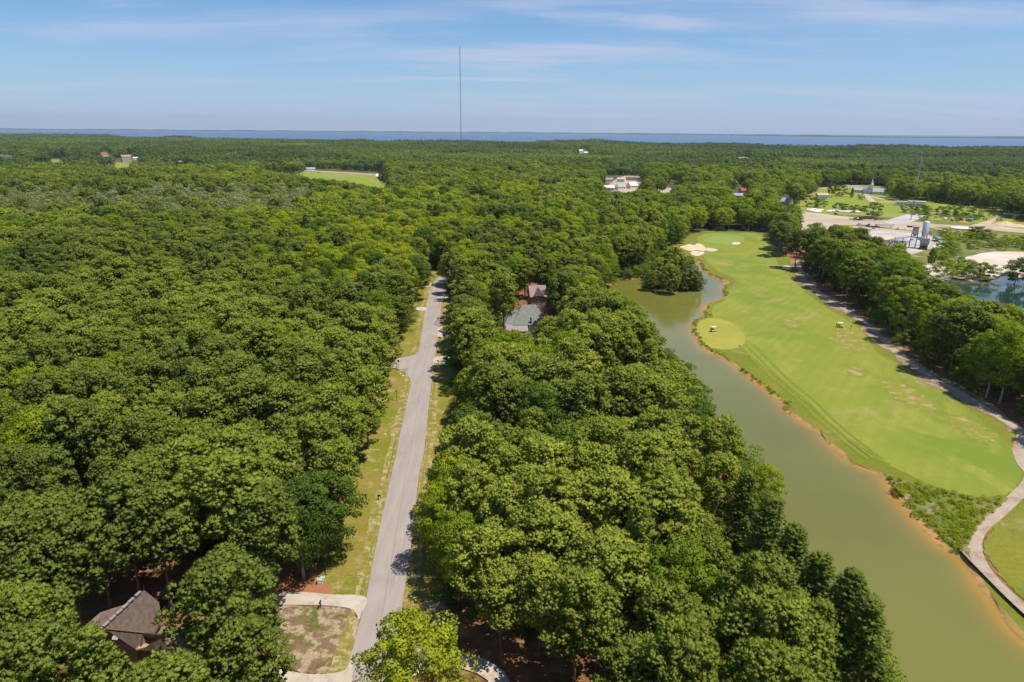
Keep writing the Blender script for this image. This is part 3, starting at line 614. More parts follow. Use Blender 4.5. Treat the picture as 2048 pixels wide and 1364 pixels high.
# sources for the scattered woods (joined crown and trunk), kept in a collection of their own
def joined(meshes, name):
    import bmesh
    vs = []; 
    obs = [bpy.data.objects.new('tmp', m_) for m_ in meshes]
    tot = sum(len(m_.vertices) for m_ in meshes)
    co = []; fl = []; fs = []; lv = []; no = []; sh = []; mi = []; mats = []; k = 0; lk = 0
    for m_ in meshes:
        nv = len(m_.vertices); nl = len(m_.loops); npol = len(m_.polygons)
        a = np.empty(nv * 3, np.float32); m_.vertices.foreach_get('co', a); co.append(a)
        a = np.empty(nl, np.int32); m_.loops.foreach_get('vertex_index', a); lv.append(a + k)
        a = np.empty(npol, np.int32); m_.polygons.foreach_get('loop_start', a); fs.append(a + lk)
        a = np.empty(npol, np.int32); m_.polygons.foreach_get('loop_total', a); fl.append(a)
        a = np.empty(nl * 3, np.float32); m_.corner_normals.foreach_get('vector', a); no.append(a)
        if 'shade' in m_.attributes: a = np.empty(nv, np.float32); m_.attributes['shade'].data.foreach_get('value', a)
        else: a = np.full(nv, .5, np.float32)
        sh.append(a)
        if m_.materials[0] not in mats: mats.append(m_.materials[0])
        mi.append(np.full(npol, mats.index(m_.materials[0]), np.int32)); k += nv; lk += nl
    for o_ in obs: bpy.data.objects.remove(o_)
    co = np.concatenate(co); lv = np.concatenate(lv); fs = np.concatenate(fs); fl = np.concatenate(fl)
    me = bpy.data.meshes.new(name); me.vertices.add(k); me.vertices.foreach_set('co', co); me.loops.add(lk); me.loops.foreach_set('vertex_index', lv)
    me.polygons.add(len(fs)); me.polygons.foreach_set('loop_start', fs); me.polygons.foreach_set('loop_total', fl); me.polygons.foreach_set('material_index', np.concatenate(mi))
    me.update(calc_edges=True)
    for m_ in mats: me.materials.append(m_)
    a = me.attributes.new('shade', 'FLOAT', 'POINT'); a.data.foreach_set('value', np.concatenate(sh))
    me.polygons.foreach_set('use_smooth', [True] * len(fs)); me.normals_split_custom_set(np.concatenate(no).reshape(-1, 3).tolist())
    return me
def source_collection(name, meshes):
    c = bpy.data.collections.new(name)
    for i, m_ in enumerate(meshes): c.objects.link(bpy.data.objects.new('%s_%02d' % (name, i), m_))
    return c
def clump_mesh(seed, flat):
    # far woods: a patch of some ten crowns, each of several dozen leaf masses
    rng = np.random.default_rng(seed); Ps = []; As = []; Bs = []; Ns = []; Sh = []
    for gx in range(3):
        for gy in range(3):
            x, y = (gx - 1) * 9 + rng.uniform(-3, 3), (gy - 1) * 9 + rng.uniform(-3, 3); h = rng.uniform(11.5, 19) if not flat else rng.uniform(9.5, 11.5)
            if rng.uniform() < .06: continue
            r_ = rng.uniform(3.8, 6.2); n = 90; d = rdir(n + 40, rng, -.5)[:n]
            c = np.array([x, y, h - r_ * .9]) + d * np.array([r_, r_, r_ * 1.05]) * (rng.uniform(.78, 1.04, n) * (1 + .15 * np.sin(d[:, 0] * 5 + d[:, 1] * 4 + gx)))[:, None]
            N = unit(d + rng.normal(size=(n, 3)) * .22); sz = rng.uniform(1.3, 2.3, n)
            A = unit(np.cross(unit(N + rng.normal(size=(n, 3)) * .3), rng.normal(size=(n, 3)))) * sz[:, None]; B = unit(np.cross(N, A)) * sz[:, None] * .85
            Ps.append(c); As.append(A); Bs.append(B); Ns.append(N); Sh.append(np.clip(rng.uniform(0, .95) * .75 + rng.uniform(0, .25, n), 0, 1))
            # lower foliage closes the wood at its edges
            n2 = 26; a = rng.uniform(0, 6.28, n2); c2 = np.stack([x + np.cos(a) * r_ * .8, y + np.sin(a) * r_ * .8, rng.uniform(1, h - r_, n2)], 1); N2 = np.stack([np.cos(a), np.sin(a), a * 0 + .3], 1)
            A2 = np.tile([[0, 0, 2.6]], (n2, 1)); B2 = unit(np.cross(A2, N2)) * 2.2
            Ps.append(c2); As.append(A2); Bs.append(B2); Ns.append(unit(N2)); Sh.append(rng.uniform(0, .3, n2))
    return leaf_mesh(np.concatenate(Ps), np.concatenate(As), np.concatenate(Bs), np.concatenate(Ns), np.concatenate(Sh), 'far_leaves', True)
def scatter(name, pts, rot, scl, idx, tint, coll, nsrc, label, cat):
    """one countless wood: points with a pick, a turn, a size and a tint, instanced by geometry nodes"""
    n = len(pts); me = bpy.data.meshes.new(name); me.vertices.add(n); me.vertices.foreach_set('co', np.asarray(pts, np.float32).reshape(-1))
    for nm, ty, vals in (('rot', 'FLOAT_VECTOR', rot), ('scl', 'FLOAT_VECTOR', scl), ('pick', 'INT', idx), ('tint', 'FLOAT', tint)):
        a = me.attributes.new(nm, ty, 'POINT'); a.data.foreach_set('vector' if ty == 'FLOAT_VECTOR' else 'value', np.asarray(vals, np.int32 if ty == 'INT' else np.float32).reshape(-1))
    o = link(name, me)
    ng = bpy.data.node_groups.new(name, 'GeometryNodeTree'); ng.interface.new_socket('Geometry', in_out='INPUT', socket_type='NodeSocketGeometry'); ng.interface.new_socket('Geometry', in_out='OUTPUT', socket_type='NodeSocketGeometry')
    N_ = ng.nodes.new; gi = N_('NodeGroupInput'); go = N_('NodeGroupOutput'); ip = N_('GeometryNodeInstanceOnPoints'); ci = N_('GeometryNodeCollectionInfo')
    ci.inputs['Collection'].default_value = coll; ci.inputs['Separate Children'].default_value = True; ci.inputs['Reset Children'].default_value = True
    def na(nm, ty):
        x = N_('GeometryNodeInputNamedAttribute'); x.data_type = ty; x.inputs['Name'].default_value = nm; return x.outputs['Attribute']
    ng.links.new(gi.outputs[0], ip.inputs['Points']); ng.links.new(ci.outputs[0], ip.inputs['Instance']); ip.inputs['Pick Instance'].default_value = True
    ng.links.new(na('pick', 'INT'), ip.inputs['Instance Index']); ng.links.new(na('rot', 'FLOAT_VECTOR'), ip.inputs['Rotation']); ng.links.new(na('scl', 'FLOAT_VECTOR'), ip.inputs['Scale'])
    ng.links.new(ip.outputs[0], go.inputs[0])
    md = o.modifiers.new('scatter', 'NODES'); md.node_group = ng
    return tag(o, label, cat, kind='stuff')
# ---- value noise for the mix of kinds
def vnoise(x, y, s, seed):
    rng = np.random.default_rng(seed); T = rng.uniform(size=(256, 256)); u = x / s + 1000; v = y / s + 1000
    i = np.floor(u).astype(int); j = np.floor(v).astype(int); fu = u - i; fv = v - j; fu = fu * fu * (3 - 2 * fu); fv = fv * fv * (3 - 2 * fv)
    g = lambda a, b: T[a % 256, b % 256]
    return (g(i, j) * (1 - fu) + g(i + 1, j) * fu) * (1 - fv) + (g(i, j + 1) * (1 - fu) + g(i + 1, j + 1) * fu) * fv
# ---- open ground: no tree stands on it or leans across it as seen in the survey photograph
CLEAR = [
 [(905,540),(880,541),(858,550),(840,566),(836,600),(832,632),(820,675),(795,700),(772,714),(770,724),(771,742),(778,790),(768,808),(752,848),(738,898),(722,955),(728,1030),(716,1068),(694,1108),(655,1138),(600,1142),(548,1146),(556,1200),(562,1225),(562,1290),(552,1338),(545,1420),(760,1420),(735,1335),(760,1290),(805,1238),(850,1262),(880,1282),(905,1300),(915,1290),(880,1200),(856,1100),(846,1060),(850,1000),(838,940),(850,895),(888,884),(890,840),(882,780),(898,730),(888,690),(893,640),(896,600),(890,572),(903,556)],
 [(915,1302),(965,1302),(1010,1325),(1030,1360),(1060,1520),(880,1520),(905,1364)],
 [(1218,590),(1213,556),(1250,552),(1285,553),(1290,575),(1286,538),(1300,520),(1345,505),(1362,492),(1364,484),(1378,468),(1412,461),(1500,462),(1532,465),(1541,480),(1556,494),(1570,512),(1596,518),(1616,544),(1648,572),(1690,600),(1726,624),(1752,648),(1776,674),(1804,698),(1836,722),(1876,748),(1916,770),(1960,794),(2000,818),(2040,842),(2070,868),(2400,1000),(2400,1500),(1800,1500),(1780,1364),(1788,1310),(1720,1238),(1622,1168),(1542,1080),(1512,1035),(1540,990),(1528,945),(1500,898),(1440,818),(1382,735),(1338,682),(1296,636),(1262,598)],
 [(1600,402),(1604,470),(1640,452),(1700,452),(1745,470),(1790,492),(1832,514),(1850,530),(1862,556),(1900,572),(1960,592),(2010,612),(2048,616),(2200,640),(2200,470),(2048,440),(2007,430),(1970,419),(1938,413),(1881,405),(1850,402),(1800,402),(1772,398),(1775,380),(1760,372),(1700,370),(1655,374),(1640,372),(1625,392)],
 [(520,336),(560,335),(600,336),(700,341),(760,344),(772,350),(775,372),(745,375),(722,366),(660,358),(630,356),(600,352)],
 [(196,300),(222,300),(222,314),(196,314)], [(243,308),(282,308),(282,324),(243,324)], [(188,324),(262,322),(258,336),(226,337)], [(350,318),(376,318),(376,330),(350,330)], [(388,325),(412,325),(412,331),(388,331)],
 [(60,316),(150,317),(165,327),(100,328)], [(0,308),(20,311),(22,318),(0,320)], [(925,383),(950,381),(990,388),(985,392),(940,391)],
 [(1206,350),(1290,352),(1285,362),(1274,378),(1252,384),(1212,382),(1206,368)], [(1308,372),(1345,374),(1340,384),(1322,386)], [(1340,356),(1362,358),(1362,370),(1340,368)],
 [(1458,370),(1494,370),(1490,402),(1470,400)], [(1558,388),(1588,388),(1588,412),(1558,412)], [(1626,380),(1660,380),(1660,404),(1626,404)], [(1483,384),(1492,384),(1490,374),(1480,372)],
 [(1156,296),(1180,296),(1180,306),(1156,306)], [(1472,312),(1500,312),(1500,322),(1472,322)], [(1524,316),(1562,316),(1560,320),(1526,320)],
 [(1016,624),(1030,602),(1062,600),(1100,618),(1082,644),(1070,664),(1034,664)], [(1060,566),(1086,562),(1084,600),(1064,602)],
 [(162,1258),(200,1224),(255,1206),(288,1176),(318,1202),(322,1240),(352,1258),(392,1280),(410,1308),(404,1336),(345,1342),(310,1300),(215,1300),(180,1282)],
 [(560,1130),(520,1160),(520,1160)],
]
NOCROWN = [[(-50,1205),(110,1190),(220,1172),(288,1160),(340,1160),(330,1200),(288,1178),(165,1255),(60,1240),(-50,1270)], [(930,1310),(1080,1328),(1300,1345),(1420,1340),(1420,1450),(930,1450)], [(1875,575),(1920,560),(1990,565),(2048,575),(2048,612),(2010,606),(1960,590),(1930,585)]]
CLEAR = CLEAR[:-1]
BLOCK = [(255, 1275, 11), (340, 1300, 7), (1058, 655, 11), (1073, 622, 6)]
def cull(base, rad, top, cz):
    """keep mask for trees: base (n,2), crown radius, crown top, crown centre height"""
    n = len(base); z = np.zeros(n)
    B = np.column_stack([base, z]); q = np.hypot(base[:, 0], base[:, 1]) + 1e-6; rx, ry = base[:, 1] / q, -base[:, 0] / q
    samp = [(B, 0)]
    for kx, kz in ((0, 0), (.88, 0), (-.88, 0), (0, 1.15), (.6, .7), (-.6, .7), (.45, -.5), (-.45, -.5)):
        X = np.column_stack([base[:, 0] + rx * rad * kx, base[:, 1] + ry * rad * kx, cz + (top - cz) * kz * .82]); samp.append((X, 1))
    keep = np.ones(n, bool); PX = [(project(X), c) for X, c in samp]
    for poly in CLEAR:
        a = np.array(poly); x0, x1 = a[:, 0].min(), a[:, 0].max(); y0, y1 = a[:, 1].min(), a[:, 1].max()
        for px, c in PX:
            m_ = keep & (px[:, 0] > x0) & (px[:, 0] < x1) & (px[:, 1] > y0) & (px[:, 1] < y1)
            if m_.any(): k = np.where(m_)[0]; keep[k[inpoly(px[k], poly)]] = False
    for poly in NOCROWN:
        px = PX[1][0]; keep &= ~inpoly(px, poly)
    for poly in (pond_out, q_out): keep &= ~inpoly(base, poly)
    keep &= inpoly(base, land)
    for px_, py_, r_ in BLOCK: p_ = P(px_, py_); keep &= np.hypot(base[:, 0] - p_.x, base[:, 1] - p_.y) > r_
    return keep
def grid(r0, r1, s, half=R(43)):
    xs = np.arange(-r1, r1, float(s)); ys = np.arange(0., r1, s * .87); X, Y = np.meshgrid(xs, ys); X[::2] += s / 2
    X = X + RNG.uniform(-.36, .36, X.shape) * s; Y = Y + RNG.uniform(-.36, .36, Y.shape) * s; p = np.column_stack([X.ravel(), Y.ravel()])
    d = np.hypot(*p.T); a = np.abs(np.arctan2(p[:, 0], p[:, 1])); return p[(d > r0) & (d < r1) & (a < half)]
NOM = {'pine': (15.0, 20.0, 5.0), 'cone': (12.0, 21.0, 3.9), 'dome': (10.0, 18.0, 5.0), 'broad': (12.0, 18.5, 5.2), 'marsh': (10.5, 15.0, 3.6), 'shrub': (2.4, 4.2, 2.6)}
NAME = {'pine': 'pine_tree', 'cone': 'pine_tree', 'dome': 'pine_tree', 'broad': 'broadleaf_tree', 'marsh': 'marsh_tree', 'shrub': 'shrub'}
CAT = {'pine': 'pine tree', 'cone': 'pine tree', 'dome': 'pine tree', 'broad': 'broadleaf tree', 'marsh': 'broadleaf tree', 'shrub': 'shrub'}
def tree(kind, base, scl, tint, label, group=None, var=None, rz=None, z=0.0, fat=1.0):
    var = random.randrange(NV[kind]) if var is None else var
    t = thing(NAME[kind], label, CAT[kind], (base[0], base[1], z), random.uniform(0, 6.28) if rz is None else rz, group)
    t.scale = (scl * fat, scl * fat, scl)
    a = link('trunk', TRUNK[kind, var], t); b = link('crown', CROWN[kind, var], t); b['tint'] = float(tint); return t
SPEC = []   # (kind, base xy, scale, tint, label, fat, group)
def sp(kind, px, py, s, tint, label, at='crown', fat=1.0, group=None):
    z = NOM[kind][0] * s if at == 'crown' else 0.0
    SPEC.append((kind, P2(px, py, z), s, tint, label, fat, group))
# the foreground, one by one
sp('broad', 832, 1322, .93, .82, 'bright yellow-green leafy tree at the bottom edge, overhanging the road', fat=1.22)
sp('pine', 448, 1200, 1.03, .42, 'large spreading pine between the brown roof and the bare front yard', fat=1.08)
sp('pine', 492, 1318, .9, .40, 'smaller pine standing over the lower driveway', fat=1.0)
sp('pine', 50, 1345, 1.0, .40, 'rounded pine at the lower left corner, left of the brown roof', fat=1.15)
sp('pine', 215, 1470, .95, .46, 'pine crown at the bottom edge just below the brown roof', fat=1.25)
sp('broad', 905, 965, .92, .84, 'yellow-green leafy tree leaning over the right edge of the road halfway along', fat=1.05)
sp('broad', 880, 1030, .82, .70, 'yellowish leafy tree beside the road, nearer than the yellow-green one', fat=1.0)
sp('broad', 915, 1085, .8, .55, 'green leafy tree on the right roadside casting shade on the verge', fat=1.1)
sp('broad', 640, 1010, .95, .22, 'dark leafy tree at the verge across from the lone roadside mailbox', fat=1.1)
sp('broad', 596, 1040, .92, .15, 'dark green leafy tree just behind the pine straw bed', fat=1.05)
sp('shrub', 625, 1128, .9, .5, 'olive shrub at the top of the orange pine straw bed', at='base')
sp('broad', 1528, 975, .62, .72, 'low yellow-green leafy tree bulging over the left bank of the pond', fat=1.1)
for (px, py, s), w_ in zip(((1500,1010,.8),(1545,1085,.92),(1590,1140,.95),(1640,1192,.9),(1700,1240,.9),(1735,1290,.9)), ('farthest of the six', 'second farthest', 'third farthest', 'third nearest', 'second nearest', 'nearest of the six')):
    sp('cone', px - 14, py + 24, s, .26, 'dark pointed pine on the left pond bank, ' + w_, fat=1.15, group='dark pointed pines along the left bank of the pond')
sp('broad', 565, 455, .9, .5, 'green leafy tree in the wood left of the road')
SPEC.pop()
for px, py, s, w_ in ((28,1112,1.0,'at the left picture edge'),(84,1130,.95,'left of the clearing'),(134,1092,1.05,'behind the left part of the clearing'),(190,1052,1.0,'behind the left slope of the roof'),(248,1036,1.05,'straight behind the roof'),(312,1040,1.0,'behind the roof peak, right of the others')):
    sp('pine', px, py, s, .34, 'tall bare-trunked pine by the brown roof, ' + w_, fat=1.1, group='tall bare-trunked pines behind the brown-roofed house')
# the tree line right of the fairway
sp('pine', 1922, 640, 1.15, .30, 'tall pine with a long bare grey trunk beside the cart path', fat=1.2)
for px, py, k, tn, lb in ((1556,425,'broad',.40,'tall full leafy tree, farthest of those at the upper right fairway corner'),(1588,445,'broad',.52,'fresh green leafy tree in the middle of the upper right fairway corner'),(1562,462,'pine',.30,'dark pine nearest the green at the upper right fairway corner'),(1597,482,'pine',.12,'very dark pine by the start of the cart path'),(1630,470,'broad',.45,'leafy tree right of the very dark pine, backing onto the sandy yard')):
    sp(k, px, py, 1.0, tn, lb, fat=1.15, group='trees at the upper right corner of the fairway')
# the islet
for px, py, k, s, tn, lb in ((1318,548,'dome',.72,.85,'left'),(1345,535,'dome',.98,.88,'tall middle'),(1372,545,'dome',.86,.72,'right'),(1392,562,'dome',.5,.40,'low right-hand'),(1340,560,'dome',.68,.8,'front'),(1300,562,'dome',.5,.42,'low left-hand')):
    sp(k, px, py - 4, s, tn, lb + ' pine of the rounded clump on the wooded islet', fat=1.25, group='pines on the islet in the pond')
for (px, py, s), w_ in zip(((1296,566,1.0),(1312,575,.9),(1332,577,.95),(1352,579,.8),(1372,578,.9),(1392,575,.8),(1402,570,.7),(1300,556,1.0)), ('at its left tip', 'left of the front', 'left of centre in front', 'at the centre of the front', 'right of centre in front', 'at the front right', 'at its right tip', 'on its far left side')):
    sp('shrub', px, py, s, .3, 'dark shrub fringing the wooded islet ' + w_, at='base', fat=1.2, group='shrubs round the islet')
# open land by the concrete yard (surveyed at the foot of each)
for px, py, k, s, tn, lb in (
 (1742,434,'broad',.72,.08,'dark round tree standing alone behind the dark dump trailer'),
 (1703,396,'cone',.50,.10,'small dark conical tree on the lawn left of the church'),
 (1663,395,'broad',.85,.10,'broad dark tree on the lawn beside the pale house'), (1682,393,'broad',.7,.12,'dark tree at the right side of the broad dark tree by the pale house'),
 (1813,426,'broad',.45,.14,'round dark tree in front of the long white building'),
 (1838,428,'broad',.5,.16,'dark tree right of the rust-red mast'), (1852,430,'shrub',1.9,.15,'low wide bush right of the rust-red mast'),
 (1880,430,'broad',.45,.2,'green bush-like tree left of the old mixer drums'), (1902,432,'broad',.5,.22,'round green tree behind the green mixer drum'), (1920,432,'broad',.5,.22,'wide green tree behind the orange dirt heap'),
 (1945,436,'shrub',1.8,.22,'bush above the far green drums'), (1675,422,'broad',.45,.1,'dark tree right of the row of pale slabs'), (1692,423,'broad',.4,.12,'low dark tree over the middle of the slab row'), (1708,424,'broad',.38,.12,'low dark tree over the right end of the slab row'),
 (1640,416,'shrub',2.0,.3,'bush at the left end of the row of pale slabs'), (1622,414,'shrub',2.2,.2,'dark bush above the parked white cars'), (1780,388,'broad',.8,.1,'dark tree right of the church hall'), (1795,392,'broad',.9,.12,'dark spreading tree behind the long white building'), (1815,390,'broad',.9,.14,'dark tree behind the flat white roof'), (1835,393,'broad',.85,.14,'dark tree behind the right end of the white building'),
 (1721,399,'shrub',1.3,.02,'small dark round bush on the lawn in front of the church'),
 (1858,548,'pine',.62,.35,'sparse crooked pine at the edge of the sand flat'), (1885,556,'broad',.5,.62,'yellowish tree on the sand flat shore'), (1905,552,'broad',.48,.75,'yellow-green tree on the sand flat shore'), (1925,548,'broad',.5,.35,'green leafy tree at the edge of the sand flat'), (1938,556,'shrub',1.8,.45,'grey-green bush at the quarry pond shore'), (1960,558,'shrub',1.9,.5,'wide grey-green bush at the quarry pond shore'), (1976,556,'shrub',1.6,.45,'rounded bush at the right end of the shore'),
 (2028,566,'broad',.62,.12,'dark tree on the far shore of the quarry pond'), (2050,566,'broad',.7,.15,'dark tree at the right picture edge by the quarry pond'), (1948,476,'shrub',1.8,.06,'dark bush beside the lower row of pale slabs'), (1962,478,'shrub',1.9,.06,'dark bush at the end of the sandy track'), (1886,472,'shrub',1.2,.3,'small bush right of the silos'),
 (1895,500,'shrub',1.0,.4,'small green bush near the green mixer truck'),
 (764,380,'pine',1.15,.05,'tall thin pine standing alone at the right end of the bright field'), (770,381,'pine',1.0,.05,'slim pine beside the tall thin pine at the bright field')):
    if k == 'broad' and s < .75: k, s = 'shrub', s * 4.0
    sp(k, px, py, s, tn, lb, at='base', fat=.62 if 'thin' in lb or 'slim' in lb or 'crooked' in lb else 1.15)
sp('broad', 815, 300, 1, .3, 'x'); SPEC.pop()
SPECB = np.array([s[1] for s in SPEC])
for k, b, s, tn, lb, fat, gp in SPEC: tree(k, b, s, tn, lb, gp, fat=fat)

# ---- the woods, from the camera outward
def attributes(base, near):
    n = len(base); q0 = project(np.column_stack([base, np.full(n, 13.)])); X, Y = base[:, 0], base[:, 1]
    a = vnoise(X, Y, 26, 1); b = vnoise(X, Y, 70, 2); c = vnoise(X, Y, 170, 3); u = RNG.uniform(size=n); w = RNG.uniform(size=n); px, py = q0[:, 0], q0[:, 1]
    pb = np.full(n, .10)
    left = px < 1230
    pb = np.where(left & (py < 575), .25 + 1.5 * np.clip(b - .32, 0, 1), pb); pb = np.where(left & (py < 520), .40 + 1.0 * np.clip(b - .3, 0, 1), pb)
    pb = np.where(py < 372, .5, pb); pb = np.where((px > 1150) & (py < 480), .7, pb)
    rightline = px > 1500 + (py - 430) * .9
    e = vnoise(X, Y, 45, 5); gap = vnoise(X, Y, 15, 6)
    pb = np.where(rightline & (py > 455), np.where(px > 1760, .85, .35), pb)
    pb = np.where((px > 830) & (px < 1230) & (py < 620) & (py > 470), .45, pb)
    kind = np.where(u < pb, 2, 0)
    marsh = (px < 640 - (py - 380) * 1.2) & (py > 370) & (py < 430 + 16 * (b - .5)) & (u < .92)
    kind = np.where(marsh, 3, kind)
    tint = np.where(kind == 0, .05 + .50 * a + .35 * (e - .3) + .18 * (c - .5) + w * .22, .22 + .55 * b + .35 * (w - .5) + .15 * (a - .5))
    tint = np.where((kind == 0) & (px > 900) & (py > 620), tint + .10, tint)
    tint = np.where((kind == 2) & left & (py < 560) & (py > 380), tint + .10, tint)
    tint = np.where((kind == 2) & rightline, .25 + .5 * b + .2 * (w - .5), tint)
    tint = np.where(kind == 3, .1 + .8 * w, tint)
    dark = (kind == 2) & (w < .22); tint = np.where(dark, .12, tint)
    return kind, np.clip(tint, 0, 1), py, px
near = grid(28, 470, 7.5); n = len(near)
kind, tint, py, px = attributes(near, True)
scl = .95 * RNG.uniform(.74, 1.16, n) * (.92 + .2 * vnoise(near[:, 0], near[:, 1], 30, 15)); fat = RNG.uniform(.88, 1.28, n)
cone = (kind == 0) & (RNG.uniform(size=n) < .10); kind = np.where(cone, 1, kind)
KN = ['pine', 'cone', 'broad', 'marsh', 'shrub']  # kinds by number
nomz = np.array([NOM[k][0] for k in KN]); nomt = np.array([NOM[k][1] for k in KN]); nomr = np.array([NOM[k][2] for k in KN])
keep = cull(near, nomr[kind] * scl * fat, nomt[kind] * scl, nomz[kind] * scl)
dd = np.sqrt(((near[:, None] - SPECB[None]) ** 2).sum(2)).min(1); keep &= dd > 5.2; keep &= RNG.uniform(size=n) > .05
near, kind, tint, scl, fat, px, py = [v[keep] for v in (near, kind, tint, scl, fat, px, py)]
dist = np.hypot(near[:, 0], near[:, 1]); inview = (px > -60) & (px < 2110) & (py < 1480)
big = nomr[kind] * scl * fat / np.hypot(dist, 55) * inview
pick = np.zeros(len(near), bool)
for ks, lim in (((0, 1), 300 - sum(s[0] in ('pine', 'cone') for s in SPEC)), ((2,), 300 - sum(s[0] == 'broad' for s in SPEC))):
    idx = np.where(np.isin(kind, ks) & inview)[0]; idx = idx[np.argsort(-big[idx])][:lim]; pick[idx] = True
# labels: where it stands, what stands next to it, how it is coloured
LM = [((757, 997), 'the lone mailbox on the left verge', 14), ((643, 1166), 'the green utility boxes', 16), ((793, 800), 'the black post on the left verge', 14), ((795, 738), 'the street sign at the side road', 14),
      ((1060, 650), 'the green-grey hipped roof', 17), ((1072, 612), 'the tall brown gabled house', 17), ((290, 1230), 'the back of the brown shingled roof', 18), ((880, 676), 'the first mailbox right of the road', 12), ((870, 728), 'the second mailbox right of the road', 12),
      ((985, 1345), 'the curved driveway at the bottom', 16), ((560, 1190), 'the upper concrete driveway', 15), ((900, 548), 'the far bend of the road', 20), ((1575, 535), 'the small bunker by the cart path', 18), ((1390, 500), 'the large sand bunkers', 22),
      ((1702, 652), 'the golfer in white', 18), ((1450, 464), 'the back of the putting green', 22), ((1215, 565), 'the upper left end of the pond', 20), ((2035, 886), 'the right edge of the cart path bend', 20), ((1850, 545), 'the left end of the sand flat', 22), ((1800, 500), 'the batching plant', 26)]
LMW = np.array([P2(*l[0]) for l in LM]); used = {}
pi = np.where(pick)[0]
for j, (q, nm, rad) in enumerate(LM):
    d = np.hypot(*(near[pi] - LMW[j]).T); o_ = np.argsort(d)
    for k in o_[:6]:
        if d[k] < rad and pi[k] not in used: used[pi[k]] = nm; break
ROADX = [((a[0] + b_[0]) / 2, (a[1] + b_[1]) / 2) for a, b_ in zip([P2(*p) for p in RL], [P2(*p) for p in RR])]
PATHX = [P2(*p) for p in PATH[:17]][::-1]
def xat(line, y): l_ = sorted(line, key=lambda p: p[1]); return float(np.interp(y, [p[1] for p in l_], [p[0] for p in l_]))
LEV = [(P(*p).y, n_) for p, n_ in (((640, 1290), 'the bare front yard'), ((600, 1200), 'the upper driveway'), ((643, 1150), 'the straw bed'), ((860, 1080), 'the shaded verge'), ((757, 1002), 'the lone mailbox'), ((800, 900), 'the straight stretch'), ((793, 802), 'the lamp post'), ((795, 740), 'the side road'), ((880, 682), 'the roadside mailboxes'), ((845, 619), 'the far driveways'), ((890, 550), 'the road bend'))]
LEVR = [(P(*p).y, n_) for p, n_ in (((2035, 886), 'the cart path bend'), ((1960, 832), 'the lower fairway'), ((1922, 770), 'the bare-trunked pine'), ((1830, 748), 'the worn turf'), ((1702, 656), 'the golfer in white'), ((1640, 600), 'the upper fairway'), ((1575, 536), 'the path-side bunker'), ((1470, 478), 'the putting green'))]
NUM = ['first', 'second', 'third', 'fourth', 'fifth', 'sixth', 'seventh', 'eighth', 'ninth', 'tenth', 'eleventh', 'twelfth', 'thirteenth', 'fourteenth']
def where(i):
    x, y = near[i]
    right = px[i] > 1230 and px[i] > 1480 + (py[i] - 455) * .9
    lev = LEVR if right else LEV; d, nm_ = min((abs(y - a), n_) for a, n_ in lev); dy = y - [a for a, n_ in lev if n_ == nm_][0]
    rel = 'beside' if abs(dy) < 5 else ('past' if dy > 0 and dy < 14 else ('beyond' if dy > 0 else 'before'))
    if right: r_ = x - xat(PATHX, y); side = 'right of the cart path'
    else:
        r_ = x - xat(ROADX, y); side = 'right of road' if r_ > 0 else 'left of road'
    row = int(max(0, abs(r_) - 5) / 7.5)
    return '%s row %s, %s %s' % (NUM[row], side, rel, nm_) if row < len(NUM) else 'deep inside wood %s, %s %s' % (side, rel, nm_)
def tone(k, t):
    if k in ('pine', 'cone'): return 'dark' if t < .34 else ('green' if t < .6 else 'olive')
    return 'dark' if t < .34 else ('green' if t < .62 else 'yellow')
labs = {}
for i in pi:
    k = KN[kind[i]]; kk = {'pine': 'pine', 'cone': 'pointed pine', 'broad': 'leafy tree', 'marsh': 'marsh tree'}[k]
    if i in used: labs[i] = '%s %s growing next to %s' % (tone(k, tint[i]), kk, used[i])
    else: labs[i] = ('%s %s, %s' % (tone(k, tint[i]), kk, where(i)))
from collections import Counter
def refine(words):
    cn = Counter(labs.values())
    for i in pi:
        if cn[labs[i]] > 1: labs[i] = words(i) + ' ' + labs[i]
mh = np.median(scl[pi])
refine(lambda i: 'tall' if scl[i] > mh * 1.08 else ('low' if scl[i] < mh * .93 else 'medium'))
mf = np.median(fat[pi]); refine(lambda i: 'broad' if fat[i] > mf else 'narrow')
cn = Counter(labs.values())
for lb_ in [l for l, c_ in cn.items() if c_ == 2]:
    a_, b_ = sorted([i for i in pi if labs[i] == lb_], key=lambda i: dist[i]); labs[a_] += ', nearer one'; labs[b_] += ', farther one'
for i in pi:
    while len(labs[i].replace('-', ' ').split()) > 16: labs[i] = labs[i].split(' ', 1)[1]
cn = Counter(labs.values())
for i in pi: tree(KN[kind[i]], near[i], scl[i], tint[i], labs[i], ('trees: ' + labs[i]) if cn[labs[i]] > 1 else None, fat=fat[i])
